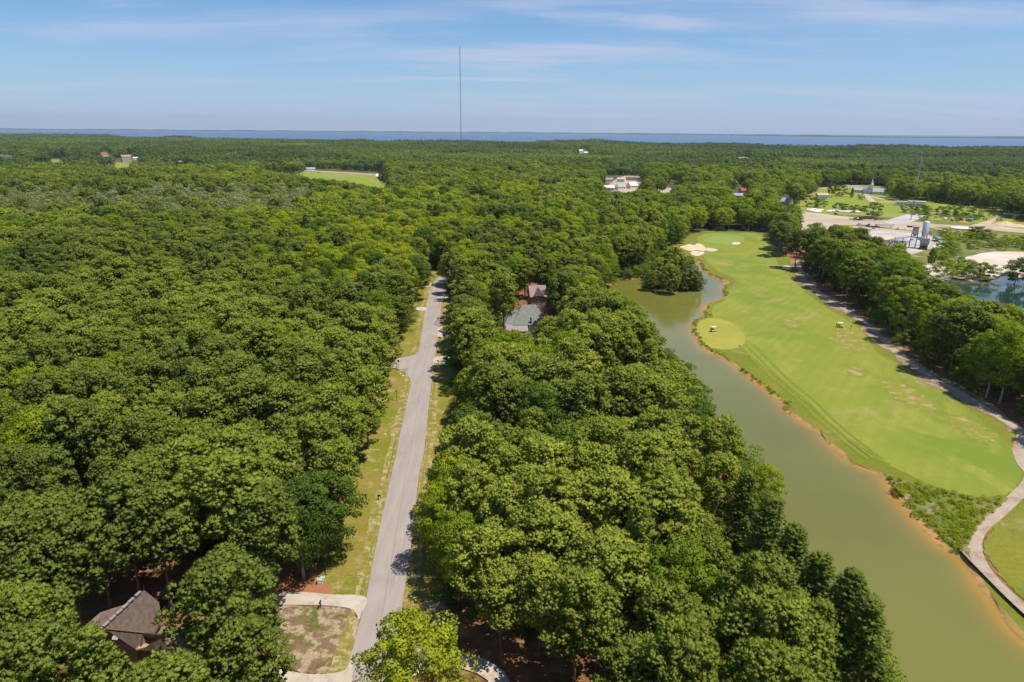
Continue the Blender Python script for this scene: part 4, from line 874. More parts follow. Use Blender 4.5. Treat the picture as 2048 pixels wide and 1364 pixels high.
# ---- everything else that grows
COLL = source_collection('wood_source', [joined([TRUNK[k, i], CROWN[k, i]], 'tree_%s_%d' % (k, i)) for k in KN for i in range(NV[k])])
OFFS = {k: sum(NV[q] for q in KN[:i]) for i, k in enumerate(KN)}
names = sorted(o.name for o in COLL.objects)
def put(name, base, kinds, sc, ft, tn, label, cat, coll=None, offs=None, nv=None, z=0.0):
    m_ = len(base)
    if not m_: return
    if offs is None: idx = np.array([OFFS[KN[k]] + RNG.integers(NV[KN[k]]) for k in kinds])
    else: idx = RNG.integers(0, nv, m_)
    pts = np.column_stack([base, np.full(m_, z)]); rot = np.column_stack([np.zeros(m_), np.zeros(m_), RNG.uniform(0, 6.28, m_)])
    scatter(name, pts, rot, np.column_stack([sc * ft, sc * ft, sc]), idx, tn, coll or COLL, None, label, cat)
rest = ~pick
for ks, nm, lb, cat in (((0, 1), 'pine_wood', 'mass of further pines filling the woods on both sides of the road', 'wood'), ((2, 3, 4), 'broadleaf_wood', 'mass of further leafy trees filling the woods behind the nearer pines', 'wood')):
    m_ = rest & np.isin(kind, ks); put(nm, near[m_], kind[m_], scl[m_], fat[m_], tint[m_], lb, cat)
# undergrowth closes the floor of the woods and their edges
ug = grid(30, 420, 4.6); n = len(ug); us = RNG.uniform(.5, 1.25, n); k_ = cull(ug, 2.2 * us, 4 * us, 2.4 * us)
tpx = project(np.column_stack([ug, np.zeros(n)])); sparse = inpoly(tpx, [(-100,1110),(345,1110),(560,1150),(560,1300),(350,1364),(-100,1450)]) | inpoly(tpx, [(900,1290),(1500,1340),(1500,1450),(850,1450)]) | inpoly(tpx, [(1590,500),(2100,860),(2200,900),(2200,780),(1700,480)])
k_ &= ~(sparse & (RNG.uniform(size=n) < .86)); k_ &= RNG.uniform(size=n) < .72
put('undergrowth', ug[k_], np.full(k_.sum(), 4), us[k_], np.full(k_.sum(), 1.15), RNG.uniform(.05, .5, k_.sum()), 'tangled undergrowth of shrubs on the floor of the woods', 'undergrowth')
# middle distance 470 - 1150 m
L1 = {}
for kd in ('pine', 'broad', 'marsh'):
    for i in range(5): L1[kd, i] = joined([TRUNK[kd, i % NV[kd]], crown(kd, 900 + i * 7, 1)], 'mid_%s_%d' % (kd, i))
MC = source_collection('middle_source', [L1[kd, i] for kd in ('pine', 'broad', 'marsh') for i in range(5)])
mid = grid(470, 1150, 8.8); n = len(mid); kind2, tint2, py2, px2 = attributes(mid, False); s2 = RNG.uniform(.70, 1.06, n) * (.8 + .45 * vnoise(mid[:, 0], mid[:, 1], 45, 16)); f2 = RNG.uniform(.95, 1.35, n)
k2 = cull(mid, nomr[kind2] * s2, nomt[kind2] * s2, nomz[kind2] * s2)
mid, kind2, tint2, s2, f2 = [v[k2] for v in (mid, kind2, tint2, s2, f2)]
idx2 = np.select([kind2 == 0, kind2 == 2], [0, 5], 10) + RNG.integers(0, 5, len(mid))
scatter('middle_distance_wood', np.column_stack([mid, np.zeros(len(mid))]), np.column_stack([np.zeros((len(mid), 2)), RNG.uniform(0, 6.28, len(mid))]), np.column_stack([s2 * f2, s2 * f2, s2]), idx2, tint2, MC, None, 'mixed wood of pines and leafy trees in the middle distance', 'wood')
# far woods to the sound, as patches of crowns
FC = source_collection('far_source', [clump_mesh(300 + i, i >= 6) for i in range(9)])
far = np.concatenate([grid(1150, 2600, 23), grid(2600, 5200, 30), grid(5200, 11000, 46)]); n = len(far)
qf = project(np.column_stack([far, np.full(n, 14.)])); kf = cull(far, np.full(n, 11.), np.full(n, 15.), np.full(n, 12.))
v1 = vnoise(far[:, 0], far[:, 1], 120, 8); v2 = vnoise(far[:, 0], far[:, 1] * .5, 420, 9)
flat = ((qf[:, 0] > 1560) & (qf[:, 1] > 312) & (qf[:, 1] < 332)) | ((v2 > .72) & (qf[:, 1] > 285))
tf = np.clip(.02 + .55 * v1 + .55 * (v2 - .35) + RNG.uniform(-.1, .1, n) + flat * .12, 0, 1); pf = np.where(flat, 6 + RNG.integers(0, 3, n), RNG.integers(0, 6, n))
sf = np.where(far[:, 1] > 2600, 1.25, 1.0) * np.where(np.hypot(*far.T) > 5200, 1.5, 1); zf = RNG.uniform(.85, 1.15, n) * (.68 + .6 * vnoise(far[:, 0], far[:, 1], 130, 31))
far, tf, pf, sf, zf = [v[kf] for v in (far, tf, pf, sf, zf)]
scatter('far_wood', np.column_stack([far, np.zeros(len(far))]), np.column_stack([np.zeros((len(far), 2)), RNG.uniform(0, 6.28, len(far))]), np.column_stack([sf, sf, zf]), pf, tf, FC, None, 'far woodland stretching flat toward the sound', 'wood')
# weeds of the rough bank, the meadow and along the shore
def weeds(name, poly, s, smin, smax, tmin, tmax, dens, label):
    W = np.array([P2(*p) for p in poly], float); s = float(s); lo, hi = W.min(0), W.max(0); nx = int((hi[0] - lo[0]) / s) + 1; ny = int((hi[1] - lo[1]) / s) + 1
    X, Y = np.meshgrid(lo[0] + np.arange(nx) * s, lo[1] + np.arange(ny) * s); p = np.column_stack([X.ravel(), Y.ravel()]).astype(float) + RNG.uniform(-.5, .5, (X.size, 2)) * s
    p = p[inpoly(p, [tuple(w) for w in W])]; p = p[~inpoly(p, pond_out)]; p = p[(vnoise(p[:, 0], p[:, 1], s * 4, 21) * .7 + RNG.uniform(size=len(p)) * .6) < dens]
    m_ = len(p); sc = RNG.uniform(smin, smax, m_); put(name, p, np.full(m_, 4), sc, np.full(m_, 1.3), RNG.uniform(tmin, tmax, m_), label, 'weeds')
weeds('bank_weeds', [(1764,950),(1790,958),(1850,972),(1910,990),(1985,1000),(2005,1000),(1960,1045),(1934,1080),(1930,1100),(1905,1094),(1868,1066),(1840,1036),(1800,990)], 1.0, .08, .24, .8, 1.0, .86, 'knee-high weeds covering the bank between the fairway and the pond')
weeds('shore_weeds', [(1756,948),(1768,948),(1800,990),(1840,1034),(1870,1066),(1912,1096),(1925,1108),(1912,1104),(1880,1086),(1845,1052),(1815,1014),(1780,975)], 1.1, .18, .42, .75, 1.0, .95, 'tall green weeds along the sandy edge of the pond')
weeds('meadow_scrub', [(1890,478),(1935,470),(2048,482),(2200,490),(2200,512),(2048,503),(1970,503),(1925,512),(1880,522),(1868,508)], 6, .45, 1.3, .35, .85, .8, 'green scrub on the meadow behind the sand flat')
weeds('field_scrub', [(1640,414),(1760,436),(1850,442),(2000,444),(2048,440),(2048,430),(1960,432),(1860,426),(1760,424),(1660,412)], 7, .4, .9, .15, .5, .45, 'low scrub along the edge of the mown field')
weeds('yard_weeds', [(1660,452),(1780,456),(1846,462),(1850,456),(1960,462),(2048,470),(2048,480),(1940,476),(1870,472),(1780,464),(1680,458)], 6, .12, .4, .3, .8, .6, 'weeds between the sandy tracks of the yard')

def along(line, n, jit, inward=0.0):
    L_ = np.array([P2(*p) for p in line]); seg = np.hypot(*np.diff(L_, axis=0).T); cum = np.concatenate([[0], np.cumsum(seg)]); u = np.sort(RNG.uniform(0, cum[-1], n))
    return np.column_stack([np.interp(u, cum, L_[:, 0]), np.interp(u, cum, L_[:, 1])]) + RNG.normal(size=(n, 2)) * jit
q = along([(1212,560),(1228,554),(1255,556),(1280,551),(1298,534),(1328,519),(1352,513)], 70, 2.2); q = q[~inpoly(q, pond)]
put('shore_shrubs', q, np.full(len(q), 4), RNG.uniform(.5, 1.2, len(q)), np.full(len(q), 1.3), RNG.uniform(.1, .6, len(q)), 'shrubs crowding the upper shore of the pond', 'shrubs')
pl = np.array(smooth_poly(left_w, step=2.2, closed=False)); pl = pl + RNG.normal(size=pl.shape) * 1.0 + np.array([-1.5, 0]); pl = pl[~inpoly(pl, pond)]
put('shore_shrubs', pl, np.full(len(pl), 4), RNG.uniform(.5, 1.25, len(pl)), np.full(len(pl), 1.3), RNG.uniform(.1, .5, len(pl)), 'shrubs crowding the left shore of the pond under the pines', 'shrubs')
q = np.array(pond_out)[:NR]; q = np.repeat(q, 3, 0) + RNG.normal(size=(len(q) * 3, 2)) * .55; q = q[~inpoly(q, pond)]; q = q[vnoise(q[:, 0], q[:, 1], 7, 77) > .45]
put('bank_grass', q, np.full(len(q), 4), RNG.uniform(.05, .15, len(q)), np.full(len(q), 1.6), RNG.uniform(.5, .95, len(q)), 'tufts of long grass overhanging the sandy bank of the pond', 'grass')
# ================================================================== BUILDINGS
def mpp(px, py):                                   # metres per surveyed pixel at a ground point
    p = P(px, py); return -((p - Vector((0, 0, CAMH))) @ CM).z / F0
def bearing(px, py): p = P(px, py); return -math.atan2(p.x, p.y)
def gable_house(nm, label, cat, px, py, w, d, h, rh, wall, roof, rz=0.0, hip=0.0, win=2, door=True, ov=.4, group=None, faces=True, dark_door=False):
    """front faces -Y of its own frame, which looks toward the viewer; the ridge runs along X"""
    t = thing(nm, label, cat, P(px, py), bearing(px, py) + rz, group)
    b = MB(); b.box((0, 0, h / 2 - .1), (w, d, h + .2))
    if hip == 0: b.prism([(-d / 2, h), (d / 2, h), (0, h + rh)], -w / 2, w / 2)
    if hip == 0:
        k = len(b.v) - 6
        for i in range(k, k + 6): x, y, z = b.v[i]; b.v[i] = (y * .999, x * .999, z - .01)
    b.build('wall', wall, t)
    r = MB(); X, Y = w / 2 + ov, d / 2 + ov; e = h - ov * rh / (d / 2); hx = X - hip * X
    top = [(-hx, 0, h + rh), (hx, 0, h + rh)]
    r.slab([(-X, -Y, e), (X, -Y, e), top[1], top[0]], .22, Vector((0, 0, 1))); r.slab([(X, Y, e), (-X, Y, e), top[0], top[1]], .22, Vector((0, 0, 1)))
    if hip: r.slab([(X, -Y, e), (X, Y, e), top[1]], .22, Vector((0, 0, 1))); r.slab([(-X, Y, e), (-X, -Y, e), top[0]], .22, Vector((0, 0, 1)))
    r.build('roof', roof, t)
    for i in range(win):
        x = -w / 2 + w * (i + .7) / (win + .4)
        f = MB(); f.box((x, -d / 2 - .03, h * .55), (1.3, .10, 1.5)); fo = f.build('window', 'white_paint', t)
        f = MB(); f.box((x, -d / 2 - .10, h * .55), (1.0, .05, 1.2)); f.build('pane', 'glass', fo)
    if door:
        f = MB(); f.box((w * .42, -d / 2 - .04, 1.05), (1.0, .08, 2.1)); f.build('door', 'dark_trim' if dark_door else 'white_paint', t)
    return t
gh = gable_house
# the big brown-shingled house at the lower left
house = thing('shingled_house', 'large brown-shingled house with steep gables at the lower left among pines', 'house', P(250, 1290))
HL = P(250, 1290)
def W3(px, py, z): return P(px, py, z)
R1, R2 = W3(288, 1180, 10.2), W3(176, 1284, 10.0)
E1 = W3(322, 1242, 4.6)
def rs_(px, py): return on_plane(px, py, R1, R2, E1)
hb = MB(); dn = Vector((0, 0, -1)); th = .25
def roofslab(mb, pts): mb.slab([p - HL for p in pts], th)
mb = MB(); A3 = rs_(211, 1259); A4 = rs_(287, 1267)
roofslab(mb, [R1, rs_(318, 1204), rs_(324, 1241), rs_(307, 1268), A4, A3, R2]); mb.build('roof', 'brown_shingle', house)
EL = W3(200, 1225, 6.2)
def ls_(px, py): return on_plane(px, py, R1, R2, EL)
mb = MB(); roofslab(mb, [R1 + (R2 - R1) * .26, W3(256, 1207, 7.4), W3(200, 1225, 6.4), W3(163, 1258, 6.0), W3(175, 1268, 7.2), R1 + (R2 - R1) * .80]); o = mb.build('roof', 'brown_shingle', house)
mb = MB(); F3, F4 = W3(216, 1303, 3.4), W3(275, 1301, 3.4)
A3b, A4b = A3 + Vector((0, 0, .05)), A4 + Vector((0, 0, .05))
roofslab(mb, [A3b, A4b, F4, F3]); o = mb.build('roof', 'brown_shingle', house)
f = MB()
for a_, b_ in ((A3b, A4b), (A3b, F3)):
    f.tube(a_ - HL + Vector((0, 0, .06)), b_ - HL + Vector((0, 0, .06)), .10, n=6)
f.build('ridge_flashing', 'rust_flash', house)
mb = MB(); roofslab(mb, [A3 - Vector((0, 0, .1)), R2 - Vector((0, 0, .1)), W3(166, 1318, 4.5), F3 - Vector((0, 0, .05))]); mb.build('roof', 'brown_shingle', house)
# ridge vents and the two skylights
for px, py in ((915,150),(805,250),(715,340),(618,432),(515,527),(412,625),(300,728),(195,828)):
    q = rs_(160 + px / 7.877, 1170 + py / 7.877) - HL; d_ = (R2 - R1)
    v_ = MB(); v_.box(q + Vector((0, 0, .12)), (1.0, .34, .18), rz=math.atan2(d_.y, d_.x)); v_.build('ridge_vent', 'pink_brown_roof', house)
for px, py in ((580,785),(790,808)):
    q = on_plane(160 + px / 7.877, 1170 + py / 7.877, A3b, A4b, F4) - HL
    u_ = (A4b - A3b).normalized(); v_ = (F4 - A4b).normalized(); nr_ = u_.cross(v_).normalized(); nr_ = nr_ if nr_.z > 0 else -nr_
    s_ = MB(); s_.slab([q + u_ * a_ * .42 + v_ * b_ * .62 + nr_ * .16 for a_, b_ in ((-1, -1), (1, -1), (1, 1), (-1, 1))], .14, -nr_); so = s_.build('skylight', 'white_paint', house)
    s_ = MB(); s_.slab([q + u_ * a_ * .32 + v_ * b_ * .5 + nr_ * .19 for a_, b_ in ((-1, -1), (1, -1), (1, 1), (-1, 1))], .02, -nr_); s_.build('pane', 'pink_brown_roof', so)
# walls under the roofs, the recessed gable end, the porch and the metal-roofed wing
def drop(mb, ring, dz=.3):
    n = len(ring)
    for i in range(n):
        a_, b_ = ring[i] - HL, ring[(i + 1) % n] - HL
        mb.add([(a_.x, a_.y, a_.z - dz), (b_.x, b_.y, b_.z - dz), (b_.x, b_.y, -.2), (a_.x, a_.y, -.2)], [(0, 1, 2, 3)])
cen = HL
def inset(p, k=.93): q = cen + (p - cen) * k; return Vector((q.x, q.y, p.z))
mb = MB(); drop(mb, [inset(p) for p in (R1, rs_(318, 1204), rs_(324, 1241), rs_(307, 1268), A4, F4, F3, W3(175, 1268, 7.0), W3(163, 1258, 5.9), W3(200, 1225, 6.2), W3(256, 1207, 7.2))], .35); mb.build('wall', 'olive_siding', house)
G1, G2, G3 = A4, W3(331, 1271, 6.2), W3(280, 1302, 3.3)
mb = MB(); mb.slab([G1 - HL - Vector((0, 0, .15)), G2 - HL, W3(320, 1283, 3.0) - HL, G3 - HL], .2); mb.build('gable_wall', 'olive_siding', house)
mb = MB(); mb.tube(G1 - HL, G2 - HL, .14, n=6); mb.tube(G1 - HL, G3 - HL, .12, n=6); mb.build('rake_board', 'dark_trim', house)
mb = MB(); roofslab(mb, [W3(331, 1272, 6.0), W3(313, 1300, 3.9), W3(284, 1299, 3.7), W3(305, 1285, 5.0)]); mb.build('porch_roof', 'brown_shingle', house)
mb = MB(); q = W3(296, 1290, 3.5) - HL; mb.box(q + Vector((0, 0, .2)), (2.6, 1.6, .25), rz=.3); mb.build('balcony_floor', 'tan_trim', house)
mb = MB(); roofslab(mb, [W3(324, 1268, 4.9), W3(345, 1262, 5.6), W3(375, 1286, 4.8), W3(368, 1312, 3.4), W3(359, 1316, 3.4), W3(335, 1294, 5.6)]); mb.build('wing_roof', 'brown_shingle', house)
mb = MB(); roofslab(mb, [W3(335, 1295, 5.5), W3(359, 1316, 3.5), W3(349, 1332, 2.6), W3(335, 1338, 2.5), W3(318, 1308, 3.6)]); mb.build('metal_roof', 'galvanised', house)
mb = MB()
for k in range(7):
    a_ = W3(335, 1295, 5.5).lerp(W3(359, 1316, 3.5), k / 6.); b_ = W3(318, 1308, 3.6).lerp(W3(340, 1338, 2.5), k / 6.)
    mb.tube(a_ - HL + Vector((0, 0, .05)), b_ - HL + Vector((0, 0, .05)), .035, n=4)
mb.build('standing_seams', 'light_metal', house)
mb = MB(); mb.tube(W3(335, 1295, 5.6) - HL, W3(359, 1316, 3.6) - HL, .09, n=6); mb.build('ridge_flashing', 'tan_trim', house)
mb = MB(); roofslab(mb, [W3(386, 1284, 6.4), W3(370, 1312, 4.4), W3(395, 1318, 3.8), W3(402, 1296, 4.6)]); mb.build('dormer_roof', 'brown_shingle', house)
mb = MB()
for px, py, w_ in ((352, 1308, 3.4), (318, 1308, 2.6)): q = W3(px, py, 0) - HL; mb.box((q.x, q.y - 1.5 + 2.2, 1.7), (w_, 2.4, 2.6), rz=.3)
mb.build('wing_wall', 'olive_siding', house)
mb = MB(); q = R1 - HL; mb.tube(q, q + Vector((0, 0, .9)), .06, .02, n=6); mb.build('finial', 'dark_trim', house)

# green-grey hipped house and its tall brown neighbour
k = mpp(1060, 655)
h2 = gh('hip_roofed_house', 'white house under a green-grey hipped roof, half hidden in the middle wood', 'house', 1057, 664, 12, 13, 4.8, 5.2, 'white_siding', 'green_grey_shingle', rz=.12, hip=.62, win=2)
b = MB(); b.box((-5.5, -6.8, 1.7), (6.2, 2.6, .01)); 
b = MB(); b.slab([(-9.0, -9.6, 3.2), (-1.2, -9.6, 3.2), (-1.2, -6.4, 4.7), (-9.0, -6.4, 4.7)], .2); b.build('porch_roof', 'pink_brown_roof', h2)
b = MB(); b.slab([(-9.4, -6.6, 4.5), (-.8, -6.6, 4.5), (-.8, -.5, 8.6), (-6.5, -.5, 8.4)], .2); b.slab([(-9.6, -6.4, 4.4), (-9.6, 1.5, 4.4), (-6.5, -.5, 8.35)], .2); b.build('wing_roof', 'green_grey_shingle', h2)
b = MB(); b.box((-5, -4.4, 2.2), (7.6, 4.6, 4.4)); b.build('wing_wall', 'white_siding', h2)
for x in (-8.6, -5.2, -1.8):
    b = MB(); b.tube((x, -9.3, 0), (x, -9.3, 3.1), .14, n=8); b.build('porch_post', 'white_paint', h2)
b = MB(); b.box((.0, -6.3, 5.6), (.5, .5, 3.0)); b.build('chimney', 'dark_steel', h2)
h3 = gh('gabled_house', 'tall narrow brown house with pinkish pointed gables in the middle wood', 'house', 1073, 624, 6.2, 7, 7.4, 3.4, 'brick', 'pink_shingle', rz=.2, win=0, door=False)
for dx, zz in ((-.7, 5.9), (.7, 5.9), (0, 2.8)):
    b = MB(); b.box((dx, -3.53, zz), (.9, .1, 1.5)); w_ = b.build('window', 'white_paint', h3); b = MB(); b.box((dx, -3.6, zz), (.6, .05, 1.2)); b.build('pane', 'glass', w_)
b = MB(); b.prism([(-2.0, 7.5), (2.0, 7.5), (0, 10.6)], -4.0, 0); b.build('cross_gable', 'pink_shingle', h3)
b = MB(); b.slab([(0, -4.05, 10.9), (-2.3, -4.05, 7.3), (-2.3, -3.85, 7.3), (0, -3.85, 10.9)], .22); b.slab([(0, -4.05, 10.9), (2.3, -4.05, 7.3), (2.3, -3.85, 7.3), (0, -3.85, 10.9)], .22); b.build('rake_board', 'pink_brown_roof', h3)

# the church
t = thing('church', 'white wooden church with a pointed steeple across the mown field', 'church', P(1736, 388), bearing(1736, 388) + .15)
b = MB(); b.box((0, 6, 2.4), (8.5, 16, 4.8)); b.prism([(-4.25, 4.8), (4.25, 4.8), (0, 8.6)], -2, 14); b.build('wall', 'blue_grey_siding', t)
b = MB(); b.slab([(-4.9, -2.3, 4.3), (0, -2.3, 8.8), (0, 14.3, 8.8), (-4.9, 14.3, 4.3)], .25, Vector((0, 0, 1))); b.slab([(4.9, -2.3, 4.3), (0, -2.3, 8.8), (0, 14.3, 8.8), (4.9, 14.3, 4.3)], .25, Vector((0, 0, 1))); b.build('roof', 'grey_shingle', t)
b = MB(); b.box((2.2, -2.6, 4.4), (3.2, 3.2, 8.8)); b.box((2.2, -2.6, 9.9), (2.6, 2.6, 2.4)); b.build('steeple_tower', 'white_siding', t)
b = MB(); b.lathe([(2.1, 11.1), (1.1, 13.0), (.03, 18.5)], (2.2, -2.6, 0), n=4); b.build('spire', 'blue_grey_siding', t)
for x, z in ((2.2, 5.6), (-2.2, 2.4), (0, 5.8)):
    b = MB(); b.box((x, -2.1 if x != 2.2 else -4.24, z), (1.1, .12, 1.7)); w_ = b.build('window', 'white_paint', t); b = MB(); b.box((x, (-2.1 if x != 2.2 else -4.24) - .07, z), (.8, .06, 1.4)); b.build('pane', 'glass', w_)
b = MB(); b.box((2.2, -4.24, 1.3), (1.6, .12, 2.6)); b.build('door', 'dark_trim', t)
gh('church_hall', 'long low grey-roofed hall running right from the church', 'church hall', 1765, 389, 26, 10, 3.2, 3.6, 'blue_grey_siding', 'grey_shingle', win=6, door=False)
gh('church_hall', 'short low wing with pale walls left of the church', 'church hall', 1716, 385, 11, 8, 3.2, 2.4, 'blue_grey_siding', 'grey_shingle', win=3, door=False)
# long white flat-roofed building in the field
t = thing('utility_building', 'long white flat-roofed building in the mown field behind the rust-red mast', 'building', P(1820, 412), bearing(1820, 412) + .05)
b = MB(); b.box((-7.5, 0, 2.0), (11, 7, 4.0)); b.box((5.5, 0, 2.4), (15, 8, 4.8)); b.build('wall', 'white_siding', t)
b = MB(); b.box((-7.6, 0, 4.15), (11.6, 7.6, .3)); b.box((5.5, 0, 4.97), (15.6, 8.6, .34)); b.build('roof', 'white_sand', t)
for x in (-11, -8, -4.5, 3, 8): b = MB(); b.box((x, -4.06 if x > 0 else -3.56, 2.2), (1.2, .12, 1.1)); b.build('window', 'glass', t)
b = MB(); b.box((0.3, -4.06, 1.2), (1.3, .12, 2.4)); b.build('door', 'dark_trim', t)
# farther houses
FH = [('farmhouse', 'small white-walled house under a grey gabled roof above the tree line by the yard', 1573, 409, 9.5, 9, 3.2, 3.4, 'white_siding', 'grey_shingle', -.4, 0),
 ('pale_house', 'pale two-storey house with a flat-pitched roof at the edge of the mown field', 1643, 399, 11, 9, 5.2, 1.6, 'white_siding', 'tan_siding', .3, 0),
 ('cottage', 'cottage with a bright red roof peeking out of dark trees', 1487, 386, 9, 8, 3.0, 3.0, 'white_siding', 'red_roof', .5, 0),
 ('bungalow', 'grey-roofed bungalow with an orange brick chimney end left of the red-roofed cottage', 1472, 396, 13, 9, 3.0, 2.2, 'white_siding', 'grey_shingle', .3, 0),
 ('duplex', 'tan house at the upper left of the pale house cluster', 1216, 366, 12, 9, 5.0, 2.2, 'tan_siding', 'pink_brown_roof', .4, 0),
 ('duplex', 'white-roofed house in the middle of the pale house cluster', 1243, 364, 11, 9, 4.2, 2.2, 'white_siding', 'tan_siding', -.3, 0),
 ('duplex', 'long pinkish row building at the upper right of the pale house cluster', 1266, 361, 22, 9, 4.6, 1.6, 'tan_siding', 'pink_brown_roof', 0, 0),
 ('duplex', 'grey hip-roofed house at the lower middle of the pale house cluster', 1238, 379, 12, 11, 3.6, 3.4, 'white_siding', 'grey_shingle', .7, .5),
 ('duplex', 'white gabled house at the lower right of the pale house cluster', 1264, 377, 11, 10, 4.2, 3.6, 'white_siding', 'white_paint', .6, 0),
 ('duplex', 'bluish-white house at the lower left of the pale house cluster', 1217, 382, 13, 9, 4.4, 2.0, 'blue_grey_siding', 'white_paint', .1, 0),
 ('roadside_house', 'small white house in deep shade right of the pale house cluster', 1358, 368, 7, 7, 5, 1.5, 'white_siding', 'white_paint', .2, 0),
 ('field_barn', 'white metal-roofed barn at the right end of the bright green field', 764, 358, 15, 11, 4.2, 3.0, 'white_siding', 'white_paint', -.25, 0),
 ('roadside_shop', 'low pale building with a tan roof beside the far highway', 603, 341, 15, 9, 3.6, 2.4, 'tan_siding', 'tan_siding', .15, 0),
 ('roadside_shop', 'blue-roofed shed by the far highway', 622, 341, 14, 9, 3.2, 1.8, 'white_siding', 'blue_roof', .05, 0),
 ('red_roofed_house', 'house with a red roof and white gable in the far left woods', 208, 313, 16, 12, 5, 4.5, 'white_siding', 'red_roof', .45, 0),
 ('tan_house', 'tall tan house with dark windows at the far left field', 253, 324, 17, 12, 11, 3.5, 'tan_siding', 'pink_brown_roof', .2, 0),
 ('far_shed', 'pale green-white shed right of the tall tan house', 274, 320, 14, 9, 4.4, 2, 'white_siding', 'white_paint', 0, 0),
 ('long_barn', 'long low silver-roofed barn in the far left woods', 362, 328, 27, 12, 4.2, 3.0, 'brick', 'silver_roof', 0, 0),
 ('far_house', 'pair of white gables half buried in the far woods below the sound', 1161, 307, 13, 11, 9, 3, 'white_siding', 'white_paint', .4, 0),
 ('far_house', 'low white house right of the buried white gables below the sound', 1172, 308, 14, 11, 4, 3, 'white_siding', 'white_paint', .1, 0),
 ('blue_house', 'pale blue building in the far woods right of centre', 1486, 323, 24, 14, 8, 2, 'blue_grey_siding', 'blue_roof', .1, 0),
 ('far_warehouse', 'low sand-coloured building row in the far woods', 1438, 320, 30, 12, 4, 1.5, 'tan_siding', 'tan_siding', 0, 0),
 ('far_warehouse', 'low white roof glinting in the woods right of the pale blue building', 1532, 320, 22, 12, 5, 1.5, 'white_siding', 'white_paint', .1, 0)]
for nm, lb, px, py, w, d, h, rh, wl, rf, rz, hip in FH:
    gh(nm, lb, 'barn' if 'barn' in nm else ('shed' if 'shed' in nm else 'house'), px, py, w, d, h, rh, wl, rf, rz=rz, hip=hip, win=3 if w > 10 else 2)
# the domed earth-coloured building cut by the left edge
t = thing('domed_building', 'pale brown domed roof at the left edge of the far woods', 'building', P(3, 325), bearing(3, 325))
b = MB(); b.prism([(22 * math.cos(a), 8 + 7 * math.sin(a)) for a in [math.pi * i / 12 for i in range(13)]], -8, 10); b.build('roof', 'pink_brown_roof', t)
b = MB(); b.box((0, 1, 4), (42, 16, 8)); b.build('wall', 'tan_siding', t)

